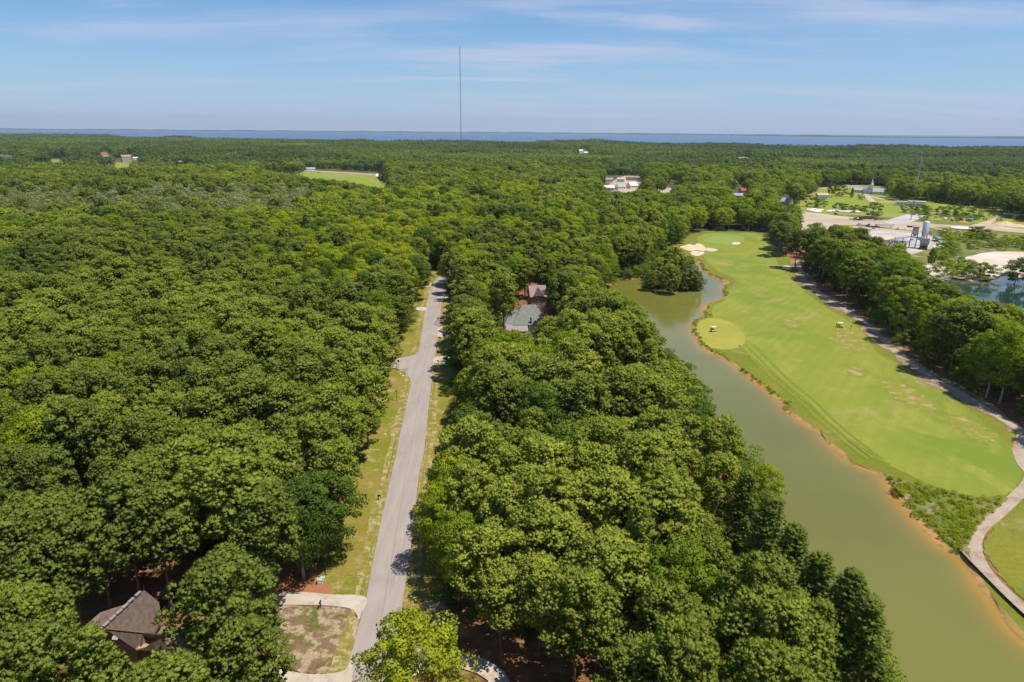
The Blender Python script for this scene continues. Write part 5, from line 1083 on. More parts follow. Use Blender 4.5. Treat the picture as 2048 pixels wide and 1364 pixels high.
# ================================================================== THE CONCRETE YARD
def batching_plant():
    px, py = 1836, 497; o_ = P(px, py); t = thing('batching_plant', 'concrete batching plant with silos on steel legs in the sandy yard', 'concrete plant', o_, bearing(px, py) + .05)
    k = mpp(px, py)
    b = MB(); b.lathe([(1.95, 12.2), (1.95, 21.6), (1.7, 21.9), (.3, 22.2)], (2.4, 1, 0), n=24); b.lathe([(.5, 9.4), (1.95, 12.2)], (2.4, 1, 0), n=24); b.build('cement_silo', 'light_metal', t, True)
    b = MB(); b.lathe([(.4, 9.6), (1.8, 12.2), (1.8, 16.2), (1.6, 16.5), (.3, 16.7)], (-3.2, 0, 0), n=24); b.build('cement_silo', 'galvanised', t, True)
    b = MB(); b.box((-3.1, 0, 17.0), (3.9, 3.9, .12))
    for s in (-1.9, 1.9):
        for c_ in (-1.9, 1.9): b.tube((-3.1 + s, c_, 17), (-3.1 + s, c_, 18.1), .05, n=4)
        b.tube((-5.0, s, 18.1), (-1.2, s, 18.1), .05, n=4); b.tube((-3.1 + s, -1.9, 18.1), (-3.1 + s, 1.9, 18.1), .05, n=4)
    b.build('silo_railing', 'rusty_steel', t)
    b = MB(); b.box((-7.0, 0, 17.2), (3.4, 1.4, 1.2)); b.build('dust_filter', 'rusty_steel', t)
    for x in (-5.0, -1.5):
        for y in (-1.6, 1.6): b = MB(); b.tube((x - .5, y * 1.2, 0), (x, y, 12.6), .16, n=6); b.build('leg', 'dark_steel', t)
    for x in (1.0, 3.9):
        for y in (-1.0, 2.4): b = MB(); b.tube((x, y, 0), (x, y, 12.8), .16, n=6); b.build('leg', 'dark_steel', t)
    b = MB(); b.box((3.0, -.8, 6.8), (5.4, 4.6, 4.2)); b.box((3.0, -.8, 4.2), (4.2, 3.8, 1.2), taper=1.25); b.box((0.2, -1.2, 8.3), (3.0, 3.0, 2.0)); b.build('weigh_hopper', 'galvanised', t)
    b = MB()
    for i in range(5): b.tube((-5.3 + .0, -1.8, 2.4 * i), (-1.2, -1.8, 2.4 * (i + 1)), .07, n=4); b.tube((-1.2, -1.8, 2.4 * i), (-5.3, -1.8, 2.4 * (i + 1)), .07, n=4)
    b.box((.6, -2.6, 3.2), (7.5, .6, .15)); b.box((0.6, -2.9, 4.1), (7.5, .06, .06)); b.box((-2.5, -.6, 8.9), (4.2, 3, .15))
    b.build('bracing', 'rusty_steel', t)
    b = MB(); b.box((2.8, -3.4, 2.0), (4.6, 1.4, 3.0)); b.tube((1.2, -3.4, 3.5), (.4, -5.2, 1.6), .35, n=8); b.tube((4.0, -3.4, 3.6), (4.2, -5.0, 1.4), .3, n=8); b.box((2.4, -4.6, 1.0), (5.0, 2.6, .8)); b.build('loading_chute', 'dark_steel', t)
    # inclined belt conveyors on trestles
    for (x0, y0, z0, x1, y1, z1) in ((-27, -2, 2.4, -3.2, -.5, 10.2), (-13, -8, 1.0, -4, -1.5, 7.4)):
        c_ = MB(); d_ = Vector((x1 - x0, y1 - y0, z1 - z0)); L_ = d_.length; rz = math.atan2(d_.y, d_.x); ry = -math.asin(d_.z / L_)
        c_.box(((x0 + x1) / 2, (y0 + y1) / 2, (z0 + z1) / 2), (L_, 1.3, .35), rz=rz, ry=ry)
        co = c_.build('conveyor', 'galvanised', t)
        for f_ in (.12, .35, .6, .8):
            q = Vector((x0, y0, z0)) + d_ * f_; s = MB(); s.tube((q.x, q.y - .6, 0), (q.x, q.y - .4, q.z), .09, n=5); s.tube((q.x, q.y + .6, 0), (q.x, q.y + .4, q.z), .09, n=5); s.build('trestle', 'rusty_steel', co)
    return t
bp = batching_plant(); bp.scale = (.95, .95, .78)
t = thing('aggregate_bins', 'row of low aggregate bins with rusty uprights left of the silos', 'bins', P(1780, 492), bearing(1780, 492))
for i in range(5):
    b = MB(); b.box((-9 + i * 4.4, 0, 1.6), (.35, 6.5, 3.2)); b.build('divider', 'concrete_slab', t)
b = MB(); b.box((0, 3.3, 1.7), (18.4, .3, 3.4)); b.build('back_wall', 'galvanised', t)
for x in (-9.5, -7.2, 2.2, 6.6): b = MB(); b.box((x, -2.2, 3.0), (.4, .4, 6.0)); b.build('upright', 'rusty_steel', t)
for i, c_ in enumerate(('gravel_grey', 'white_sand', 'gravel_grey', 'white_sand')):
    b = MB(); b.lathe([(2.0, 0), (1.4, 1.3), (.5, 2.3), (.08, 2.6)], (-6.8 + i * 4.4, .4, 0), n=14); b.build('aggregate', c_, t, True)
t = gh('yard_shed', 'shed with a rust-brown roof at the left end of the aggregate bins', 'shed', 1756, 497, 9, 7, 3.4, 1.4, 'blue_grey_siding', 'rusty_steel', win=2)
# guyed lattice mast, rust-red at its foot
def mast(nm, label, px, py, h, w, mats, seg, guy=None, lean=0):
    t = thing(nm, label, 'radio mast', P(px, py)); n = len(mats)
    for j, m_ in enumerate(mats):
        b = MB(); z0, z1 = h * j / n, h * (j + 1) / n; c3 = [(w * .58 * math.cos(a), w * .58 * math.sin(a)) for a in (.3, 2.394, 4.489)]; r_ = w * .09
        for x, y in c3: b.tube((x, y, z0), (x, y, z1), r_, n=5)
        k = max(1, int((z1 - z0) / seg))
        for i in range(k):
            za, zb = z0 + (z1 - z0) * i / k, z0 + (z1 - z0) * (i + 1) / k
            for q in range(3): b.tube((*c3[q], za), (*c3[(q + 1) % 3], zb), r_ * .6, n=3, cap=False)
        b.build('lattice_section', m_, t)
    if guy:
        for a in (.5, 2.6, 4.7):
            for f_ in guy:
                b = MB(); g0 = Vector((math.cos(a) * h * .62, math.sin(a) * h * .62, .3)); g1 = Vector((0, 0, h * f_)); last = g0
                for i in range(1, 7):
                    u = i / 6; q = g0.lerp(g1, u) - Vector((0, 0, h * .02 * math.sin(u * math.pi))); b.tube(last, q, .03 if h < 100 else .06, n=3, cap=False); last = q
                b.build('guy_wire', 'light_metal', t)
    b = MB(); b.tube((0, 0, h), (0, 0, h * 1.02), w * .08, n=5); b.build('antenna', 'light_metal', t)
    return t
mast('lattice_mast', 'slender guyed lattice mast, rust-red at its foot, behind the silos', 1821, 441, 54, .9, ('rusty_steel', 'rusty_steel', 'galvanised', 'galvanised'), 2.2, guy=(.95,))
b = MB()
mast('broadcast_tower', 'very tall thin broadcast tower rising above the horizon left of centre', 922.5, 303, 70 + .1072 * P(922, 303).length * 1.0, 2.4, ('dark_steel', 'dark_steel', 'dark_steel'), 9)
# water tower on the outer banks, sailing boat on the sound
def far_at(px, py, z=-1): return P(px, py, z)
p = far_at(1325.5, 268.6); t = thing('water_tower', 'pale water tower standing on the outer banks beyond the sound', 'water tower', p)
b = MB(); b.lathe([(5.5, -1), (3.0, 6), (2.8, 30), (6, 33)], n=14); b.build('pedestal', 'white_paint', t, True); b = MB(); b.lathe([(4, 31), (10.5, 35), (13, 40), (11, 45), (4, 48.5), (.3, 49)], n=18); b.build('tank', 'light_metal', t, True)
p = far_at(968, 275.5); t = thing('sailing_boat', 'white sailing boat out on the sound right of the tall tower', 'boat', p, .4); t.scale = (1.5,) * 3
b = MB(); b.add([(-5, 0, .9), (-3, -1.5, .9), (3, -1.5, 1), (6, 0, 1.2), (3, 1.5, 1), (-3, 1.5, .9), (-4.4, 0, -.3), (-2.6, -.8, -.3), (2.6, -.8, -.3), (4.6, 0, -.3), (2.6, .8, -.3), (-2.6, .8, -.3)], [(0, 1, 2, 3, 4, 5), (11, 10, 9, 8, 7, 6)] + [(i, 6 + i, 6 + (i + 1) % 6, (i + 1) % 6) for i in range(6)]); b.build('hull', 'white_paint', t)
b = MB(); b.tube((.5, 0, 1), (.5, 0, 15), .1, n=6); b.build('mast', 'light_metal', t)
b = MB(); b.slab([(.3, 0, 2), (-4.6, .3, 2.2), (.3, 0, 14.6)], .05, Vector((0, 1, 0))); b.build('mainsail', 'white_paint', t)
b = MB(); b.slab([(5.6, 0, 1.5), (.8, .3, 2), (.7, 0, 13)], .05, Vector((0, 1, 0))); b.build('jib', 'white_paint', t)
# houses of the beach towns along the strand
i = 0
for px, py, w, h in ((424,261.2,40,12),(1095,266.8,30,10),(1110,267,24,9),(1218,268,34,11),(1286,268.9,38,14),(1310,269.3,26,10),(1345,269.8,34,9),(1398,270.4,18,8),(1430,270.9,40,8),(1455,271.2,30,9),(1472,271.4,28,7),(1490,271.6,22,7),(1630,273.4,20,7),(1700,274.4,24,8),(1862,276.1,26,9),(1921,276.8,20,7),(1240,268.3,20,9),(1180,267.6,26,7),(1060,266.6,22,8),(1150,267.3,20,8)):
    q = far_at(px, py - .1); t = thing('beach_house', '', 'house', q, bearing(px, 300) + .2, 'white houses along the strand of the outer banks')
    t['label'] = {424: 'white building alone on the left part of the outer banks', 1286: 'bright white building just left of the distant water tower', 1862: 'white house far right on the outer banks'}.get(px, 'tiny pale house on the shore of the outer banks')
    if 'tiny' not in t['label']: del t['group']
    b = MB(); b.box((0, 0, h / 2 + 1), (w, 14, h)); b.build('wall', 'white_siding', t); b = MB(); b.prism([(-w * .53, h + 1), (w * .53, h + 1), (0, h + 5)], -8, 8); b.build('roof', 'grey_shingle' if i % 3 else 'white_paint', t); i += 1

# ---- power line along the far road
PL = []
for px, py, lb in ((1180,371,'utility pole left of the pale house cluster'),(1256,372,'utility pole in front of the pale house cluster'),(1340,374,'utility pole above the shaded white house'),(1418,376,'utility pole above the broad trees left of the red cottage'),(1492,377,'utility pole above the red-roofed cottage'),(1561,379,'utility pole behind the small white-walled house'),(1634,379,'utility pole at the left end of the mown field'),(1700,378,'utility pole on the far road left of the church'),(1795,386,'utility pole behind the right end of the church hall'),(1885,392,'utility pole behind the trees right of the white building'),(1975,396,'utility pole near the right end of the power line'),(2070,402,'utility pole beyond the right picture edge')):
    p = P(px, py); t = thing('utility_pole', lb, 'utility pole', p, bearing(px, py)); PL.append(p)
    b = MB(); b.tube((0, 0, -.3), (0, 0, 12), .19, .13, n=8); b.build('post', 'pole_wood', t)
    b = MB(); b.box((0, 0, 11.2), (2.6, .14, .16)); b.build('crossarm', 'pole_wood', t)
    b = MB(); b.tube((.45, 0, 9.3), (.45, 0, 10.3), .26, n=8); b.build('transformer', 'galvanised', t)
for w_, (dx, hz) in enumerate(((-1.1, 11.4), (1.1, 11.4), (0, 9.0))):
    b = MB()
    for a_, c_ in zip(PL[:-1], PL[1:]):
        last = None
        for i in range(9):
            u = i / 8; q = a_.lerp(c_, u) + Vector((0, dx * .8, hz - 4 * .9 * u * (1 - u)))
            if last is not None: b.tube(last, q, .035, n=3, cap=False)
            last = q
    o_ = b.build('power_line', 'dark_steel'); tag(o_, ['back wire strung along the utility poles of the far road', 'front wire strung along the utility poles of the far road', 'lowest cable strung along the utility poles of the far road'][w_], 'cable')

# ================================================================== VEHICLES AND YARD CLUTTER
def wheels(t, xs, y, r=.34, w=.24):
    for x in xs:
        for s in (-1, 1):
            b = MB(); b.tube((x, s * y - w / 2, r), (x, s * y + w / 2, r), r, n=14); wo = b.build('wheel', 'rubber', t); b = MB(); b.tube((x, s * y - w / 2 - .01, r), (x, s * y + w / 2 + .01, r), r * .55, n=10); b.build('rim', 'chrome', wo)
def car(label, px, py, rz, body, group=None, suv=False):
    t = thing('parked_car', label, 'car', P(px, py), rz, group); h = .25 if suv else 0
    b = MB(); b.prism([(-2.25, .35), (-2.3, .75), (-2.1, .92 + h), (-1.0, .98 + h), (1.2, .95 + h), (2.1, .82 + h * .5), (2.28, .6), (2.25, .35)], -.88, .88); b.build('body', body, t)
    b = MB(); b.prism([(-1.9, .95 + h), (-1.35, 1.42 + h), (.25, 1.45 + h), (1.0, .97 + h)], -.74, .74); b.build('windows', 'glass', t)
    b = MB(); b.box((-.5, 0, 1.46 + h), (1.7, 1.4, .06)); b.build('roof', body, t); wheels(t, (-1.4, 1.4), .82); return t
def truck(label, px, py, rz, cab, body, L=8.5, kind='box', bm='white_paint', cat='truck'):
    t = thing({'box': 'box_truck', 'flat': 'flatbed_truck', 'mixer': 'mixer_truck'}[kind], label, cat, P(px, py), rz)
    b = MB(); b.prism([(L / 2 - 2.0, .6), (L / 2 - 2.0, 2.7), (L / 2 - .7, 2.7), (L / 2 - .25, 1.75), (L / 2 + .35, 1.6), (L / 2 + .4, .6)], -1.15, 1.15); b.build('cab', cab, t)
    b = MB(); b.slab([(L / 2 - .68, -1.0, 2.55), (L / 2 - .68, 1.0, 2.55), (L / 2 - .24, 1.0, 1.8), (L / 2 - .24, -1.0, 1.8)], .05, Vector((1, 0, 0))); b.build('windscreen', 'glass', t)
    b = MB(); b.box((-1, 0, .8), (L - 2, 1.6, .3)); b.build('chassis', 'dark_steel', t)
    if kind == 'box': b = MB(); b.box((-1.2, 0, 2.3), (L - 2.6, 2.4, 2.6)); b.build('cargo_box', bm, t)
    if kind == 'flat': b = MB(); b.box((-1.2, 0, 1.15), (L - 2.6, 2.4, .25)); b.build('flatbed', bm, t)
    if kind == 'mixer':
        q = Euler((0, R(-72), 0)).to_quaternion(); b = MB(); b.lathe([(.7, 0), (1.25, 1.2), (1.3, 2.8), (.95, 4.2), (.55, 5.0)], (L / 2 - 2.4, 0, 1.7), q, 18); b.build('mixer_drum', bm, t, True)
        b = MB(); b.box((-L / 2 + .6, 0, 2.9), (.5, 1.2, 2.4), taper=.6); b.tube((-L / 2 + .3, 0, 2.6), (-L / 2 - .5, .5, 1.4), .25, n=8); b.build('chute', bm, t)
    wheels(t, (L / 2 - .8, -L / 2 + 1.2, -L / 2 + 2.5), 1.0, .5, .3); return t
def mixer_drum(label, px, py, rz, mat, s=1.0):
    t = thing('mixer_drum', label, 'mixer drum', P(px, py), rz); t.scale = (s,) * 3; q = Euler((0, R(80), 0)).to_quaternion()
    b = MB(); b.lathe([(.7, -2.4), (1.3, -1.1), (1.35, .5), (1.0, 1.9), (.6, 2.6)], (0, 0, 1.35), q, 18); b.build('shell', mat, t, True)
    b = MB(); b.lathe([(1.37, -.2), (1.37, .05)], (0, 0, 1.35), q, 18); b.build('band', 'rusty_steel', t); b = MB(); b.box((-1.6, 0, .25), (.3, 2, .5)); b.box((1.5, 0, .35), (.3, 1.6, .7)); b.build('cradle', 'dark_steel', t)
car('white car parked at the left edge of the sandy yard under the trees', 1607, 428, .2, 'white_paint', suv=True)
car('white estate car parked in front of the first slab stack', 1622, 418.5, 2.4, 'white_paint'); 
car('small dark car in front of the row of pale slabs', 1671, 428.5, 1.5, 'dark_steel')
car('white car at the edge of the field before the sandy track on the far right', 1983, 434.5, .2, 'white_paint')
car('white car parked at the left end of the long white building', 1793, 408, .3, 'white_paint'); car('white car parked in front of the church hall', 1744, 387.5, .1, 'white_paint'); car('dark car right of the white car at the church', 1750, 387.5, .1, 'dark_steel')
car('white car parked beside the pale house', 1650, 394, .4, 'white_paint'); car('dark car left of the white car beside the pale house', 1656, 392, .4, 'dark_steel')
car('white car driving on the far highway along the bright field', 685, 347, .1, 'white_paint'); car('dark car driving on the far highway along the bright field', 638, 345.6, .1, 'dark_steel')
car('silver car parked on the orange track at the right', 1968, 456, .8, 'light_metal')
car('white car parked at the left end of the low trailer row', 1703, 440, .15, 'white_paint'); car('pale pickup beside the green truck cab', 1709, 439.5, 2.9, 'light_metal', suv=True)
truck('white truck with a boxy nose at the left of the vehicle row', 1727, 452, 2.9, 'white_paint', None, 9, 'flat', 'light_metal'); truck('blue truck parked between the white truck and the long trailer', 1744, 455, 2.5, 'truck_blue', None, 7.5, 'flat', 'dark_steel')
truck('green mixer truck facing the viewer right of the silos', 1874, 484, -1.35, 'mixer_green', None, 8, 'mixer', 'mixer_green'); truck('white-cabbed flatbed with rusty scrap right of the green mixer truck', 1886, 490, 3.3, 'white_paint', None, 8, 'flat', 'rusty_steel')
truck('green truck cab hitched to the dark dump trailer', 1714, 441, 3.0, 'truck_green', None, 5, 'flat', 'dark_steel')
# trailers
def trailer(label, px, py, rz, L, mat, h=1.5, rim='galvanised'):
    t = thing('dump_trailer', label, 'trailer', P(px, py), rz)
    b = MB(); b.box((0, 0, 1.2), (L, 2.3, .2))
    b.build('floor', mat, t)
    for s in (-1, 1):
        b = MB(); b.box((0, s * 1.15, 1.25 + h / 2), (L, .08, h)); so = b.build('side_panel', mat, t)
        b = MB()
        for i in range(9): b.box((-L / 2 + .3 + i * (L - .6) / 8, s * 1.22, 1.25 + h / 2), (.12, .08, h))
        b.build('ribs', rim, so)
    for s in (-1, 1): b = MB(); b.box((s * L / 2, 0, 1.25 + h / 2), (.08, 2.3, h)); b.build('end_panel', mat, t)
    b = MB(); b.box((0, 0, 2.82), (L + .1, 2.42, .08) if rim == 'white_paint' else (L + .1, .06, .06)); b.build('top_rail', rim, t)
    wheels(t, (-L / 2 + 1, -L / 2 + 2.3), 1.0, .5, .3)
    b = MB(); b.tube((L / 2 - 2, .6, 0), (L / 2 - 2, .6, 1.2), .09, n=6); b.tube((L / 2 - 2, -.6, 0), (L / 2 - 2, -.6, 1.2), .09, n=6); b.build('stand', 'dark_steel', t)
trailer('dark ribbed dump trailer behind the vehicle row', 1732, 441, .02, 11.5, 'dark_steel'); trailer('long white-sided open trailer at the right of the vehicle row', 1769, 455, .03, 14, 'white_paint', rim='light_metal')
trailer('low empty rusty trailer behind the long white-sided one', 1757, 441, .1, 8, 'rusty_steel', .5)
# drums, tank and heaps
mixer_drum('green mixer drum lying at the left end of the drum row', 1904, 442, 1.2, 'mixer_green'); mixer_drum('dark rusty mixer drum between the two green drums', 1921, 441, 2.4, 'dark_steel', .8); mixer_drum('bright green mixer drum lying right of the dark rusty one', 1938, 443, -.8, 'mixer_green', 1.1)
mixer_drum('far green drum in the bushes above the sandy track', 1964, 434, 2.2, 'mixer_green', .95); mixer_drum('half-hidden teal drum left of the far green one', 1959, 430, 1.2, 'mixer_green', .8); mixer_drum('rust-brown drum beside the left green drum', 1914, 442, .4, 'rusty_steel', .7)
t = thing('storage_tank', 'small white round tank left of the green drums', 'tank', P(1890, 441)); b = MB(); b.lathe([(1.2, .2), (1.5, 1.0), (1.35, 1.9), (.6, 2.4), (.1, 2.5)], n=16); b.build('shell', 'white_paint', t, True); b = MB(); b.lathe([(.8, 0), (.8, .5)], n=10); b.build('stand', 'dark_steel', t)
def heap(nm, label, px, py, r, h, mat):
    rng = random.Random(int(px)); b = MB(); b.lathe([(r, 0), (r * .75, h * .4), (r * .4, h * .8), (r * .1, h)], n=18)
    for i, v in enumerate(b.v): k = 1 + rng.uniform(-.18, .18); b.v[i] = (v[0] * k * 1.4, v[1] * k, v[2] * (1 + rng.uniform(-.15, .1)))
    o_ = b.build(nm, mat, None, True); o_.location = P(px, py); tag(o_, label, 'heap')
heap('dirt_heap', 'small orange dirt heap between the mixer drums', 1927, 445, 2.6, 1.5, 'orange_dirt'); heap('sand_heap', 'wide sand heap on the right edge of the open yard', 2010, 451, 7, 3.2, 'pile_sand'); heap('sand_heap', 'tan sand heap right of the widest one', 2036, 454, 5.5, 2.2, 'pile_sand'); heap('sand_heap', 'ochre heap on the sandy ground left of the wide sand heap', 1996, 449, 4, 2.0, 'orange_dirt')
heap('gravel_heap', 'pale gravel heap between the conveyor and the silos', 1795, 486, 6, 4, 'gravel_grey'); heap('gravel_heap', 'white sand heap on the apron behind the bins', 1775, 478, 7, 2.5, 'white_sand')
# open shelter on the right
t = thing('open_shelter', 'flat white roof on posts at the right edge of the field', 'shelter', P(2026, 436), bearing(2026, 436)); b = MB(); b.box((0, 0, 3.3), (15, 6, .25)); b.build('roof', 'white_paint', t)
for x in (-7, -2.4, 2.4, 7): b = MB(); b.tube((x, -2.6, 0), (x, -2.6, 3.2), .1, n=6); b.build('post', 'dark_steel', t)
b = MB(); b.box((0.5, .5, .8), (3.2, 2, 1.6), taper=.8); b.build('stored_crate', 'light_metal', t)
# pale concrete slabs lying in rows
def slab_row(pts, rz, L, w, mat, grp, lbs):
    first = None
    for i, (px, py) in enumerate(pts):
        lb = lbs[i] if i < len(lbs) else lbs[-1]
        if first is None:
            k_ = -.5 if rz > 1 else .5; b = MB(); b.box((0, 0, .95), (L, w * 1.5, .4), rx=k_); b.box((0, -math.sin(k_) * .3, .95 + .3 * math.cos(k_)), (L * .96, w * 1.1, .2), rx=k_); me = b.mesh(mat); first = me
            b = MB(); b.box((-L * .3, 0, .25), (.3, w, .8)); b.box((L * .3, 0, .25), (.3, w, .8)); fm = b.mesh('pole_wood')
        t = thing('concrete_slab', lb, 'slab', P(px, py), rz + random.uniform(-.06, .06), grp); link('slab', first, t); link('bearer', fm, t)
nth = ['first', 'second', 'third', 'fourth', 'fifth', 'sixth', 'seventh', 'eighth', 'ninth', 'tenth']
slab_row([(1658,424.5),(1664,423.5),(1670,422.5),(1677,422.8),(1684,424.6),(1690,423.2),(1694,425.2),(1700,424.8),(1708,424),(1713,425.2),(1718,426)], 2.55, 4.6, 1.3, 'white_paint', 'pale slabs in the back row of the yard', ['pale slab at the left end of the back row', 'pale slab, second from the left in the back row', 'pale slab, third from the left in the back row', 'pale slab, fourth from the left in the back row', 'pale slab left of the middle of the back row', 'pale slab in the middle of the back row', 'pale slab just right of the middle of the back row', 'pale slab, fourth from the right in the back row', 'pale slab, third from the right in the back row', 'pale slab, second from the right in the back row', 'pale slab at the right end of the back row'])
slab_row([(1619,421),(1625,423),(1631,424.5),(1628,420),(1637,423),(1636,425.5),(1641,421.5)], 2.6, 5, 1.4, 'white_paint', 'pale slabs piled left of the back row', ['pale slab at the upper left of the loose pile', 'pale slab, second in the loose pile', 'pale slab in the middle front of the loose pile', 'pale slab at the back of the loose pile', 'pale slab crossing the right side of the loose pile', 'pale slab at the front right of the loose pile', 'pale slab at the right end of the loose pile'])
slab_row([(1908,457.5),(1914,459),(1919,457),(1923,459.6),(1928,457.6),(1932,459.8),(1936,458),(1940,460)], 2.6, 4.4, 1.3, 'white_siding', 'pale slabs in the nearer row by the sandy track', ['pale slab at the left end of the nearer row', 'second slab from the left in the nearer row', 'third slab from the left in the nearer row', 'fourth slab from the left in the nearer row', 'fourth slab from the right in the nearer row', 'third slab from the right in the nearer row', 'second slab from the right in the nearer row', 'pale slab at the right end of the nearer row'])
slab_row([(1878,498),(1702,473)], .1, 8, 2.2, 'white_siding', None, ['pale slab lying near the crooked pine by the apron', 'pale slab lying behind the tree line at the left of the yard'])
for o_ in list(C.objects):
    if o_.name.startswith('concrete_slab') and o_.get('group') is None and 'group' in o_: del o_['group']

# ================================================================== ALONG THE ROAD AND ON THE COURSE
def mailbox(nm, label, px, py, rz, mat='mailbox_black', arm=True):
    t = thing(nm, label, 'mailbox', P(px, py), rz)
    b = MB(); b.box((0, 0, .62), (.13, .13, 1.3)); b.build('post', 'wood_dark', t)
    if arm: b = MB(); b.box((0, -.15, 1.05), (.1, .8, .1)); b.build('arm', 'wood_dark', t)
    b = MB(); b.prism([(-.13, 1.12), (.13, 1.12), (.13, 1.27)] + [(.13 * math.cos(a), 1.27 + .13 * math.sin(a)) for a in (.5, 1.0, 1.57, 2.1, 2.6)] + [(-.13, 1.27)], -.5, .12); bx = b.build('box', mat, t)
    b = MB(); b.box((.15, -.1, 1.38), (.02, .05, .22)); b.build('flag', 'red_roof', bx); return t
mailbox('mailbox', 'lone black mailbox on the left verge halfway down the road', 757, 1002, 1.5); mailbox('mailbox', 'dark blue mailbox beside the upper concrete driveway', 642, 1216, 0, 'mailbox_blue')
mailbox('mailbox', 'black mailbox by the farther sandy drive on the right of the road', 881, 682, -1.5); mailbox('mailbox', 'black mailbox with pale stones at its foot, right of the road', 877, 729, -1.5)
mailbox('mailbox', 'small mailbox by the farthest driveway right of the road', 889, 597, -1.5)
t = thing('lamp_post', 'thin black lamp post standing on the left verge', 'lamp post', P(793, 802)); b = MB(); b.tube((0, 0, 0), (0, 0, 2.6), .06, n=8); b.build('post', 'mailbox_black', t); b = MB(); b.lathe([(.09, 2.6), (.17, 2.75), (.2, 3.05), (.05, 3.2)], n=8); b.build('lantern', 'mailbox_black', t)
t = thing('street_sign', 'street name sign on a dark post at the side road corner', 'street sign', P(794, 744)); b = MB(); b.tube((0, 0, 0), (0, 0, 2.9), .06, n=8); b.build('post', 'mailbox_black', t); b = MB(); b.box((-.45, 0, 2.75), (.95, .04, .22)); b.build('sign_blade', 'wood_dark', t)
t = thing('stop_sign', 'dark-backed road sign on a post beside the street name sign', 'road sign', P(797, 737), .2); b = MB(); b.tube((0, 0, 0), (0, 0, 2.3), .045, n=8); b.build('post', 'mailbox_black', t); b = MB(); b.tube((0, .05, 2.4), (0, .08, 2.4), .38, n=8); b.build('sign_plate', 'dark_steel', t)
for px, py, lb, s in ((640, 1168, 'pale green utility box, left and nearer of the pair on the straw bed', 1.0), (646, 1163, 'pale green utility box, right and farther of the pair on the straw bed', .9)):
    t = thing('utility_box', lb, 'utility box', P(px, py), .15); t.scale = (s,) * 3; b = MB(); b.box((0, 0, .1), (.85, .75, .2)); b.build('plinth', 'concrete_slab', t)
    b = MB(); b.prism([(-.38, .2), (.38, .2), (.38, .85), (-.38, 1.0)], -.35, .35); c_ = b.build('cabinet', 'box_green', t); b = MB(); b.box((0, -.36, .5), (.5, .02, .3)); b.build('vent', 'white_paint', c_)
# pale stones scattered by the verge
first = None
STN = [(801,748,'pale stone at the left side of the road junction'),(806,752,'pale stone nearest the road at the junction corner'),(869,738,'pale stone at the foot of the black mailbox'),(873,741,'second pale stone at the foot of the black mailbox'),(770,869,'pale stone on the verge edge by a tree shadow')]
for px, py, lb in STN:
    b = MB(); b.lathe([(.28, 0), (.34, .12), (.22, .26), (.05, .3)], n=9); b.v = [(x * random.uniform(.8, 1.3), y * random.uniform(.8, 1.2), z) for x, y, z in b.v]; o_ = b.build('stone', 'white_sand', None, True); o_.location = P(px, py); tag(o_, lb, 'stone')
def golf_cart(label, px, py, rz):
    t = thing('golf_cart', label, 'golf cart', P(px, py), rz)
    b = MB(); b.prism([(-1.2, .35), (-1.25, .8), (-.7, .85), (-.35, .5), (.45, .42), (.6, .85), (.95, .8), (1.25, .5), (1.2, .32)], -.55, .55); b.build('body', 'cream_plastic', t)
    b = MB(); b.box((-.35, 0, .78), (.55, 1.0, .14)); b.box((-.68, 0, 1.05), (.14, 1.0, .5), ry=-.15); b.build('seat', 'dark_steel', t)
    b = MB(); b.box((-.05, 0, 1.9), (1.95, 1.2, .07), taper=.94); b.build('canopy', 'cream_plastic', t)
    for x in (-.95, .8):
        for s in (-.52, .52): b = MB(); b.tube((x * 1.02, s, .7), (x * .92, s, 1.88), .03, n=6); b.build('strut', 'dark_steel', t)
    b = MB(); b.tube((.35, .28, .7), (.15, .28, 1.05), .025, n=6); b.lathe([(.17, 0), (.19, .02), (.17, .04)], (.15, .28, 1.05), n=12); b.build('steering_wheel', 'dark_steel', t)
    b = MB()
    for s in (-.25, .25): b.tube((-1.2, s, .6), (-1.35, s, 1.5), .15, .13, n=8)
    b.build('golf_bag', 'dark_steel', t)
    wheels(t, (-.8, .82), .5, .23, .2); return t
golf_cart('golf cart with a cream canopy on the yellowish tee beside the pond', 1427, 663, .5); golf_cart('golf cart on the fairway beside the golfer in white', 1680, 655, -.35)
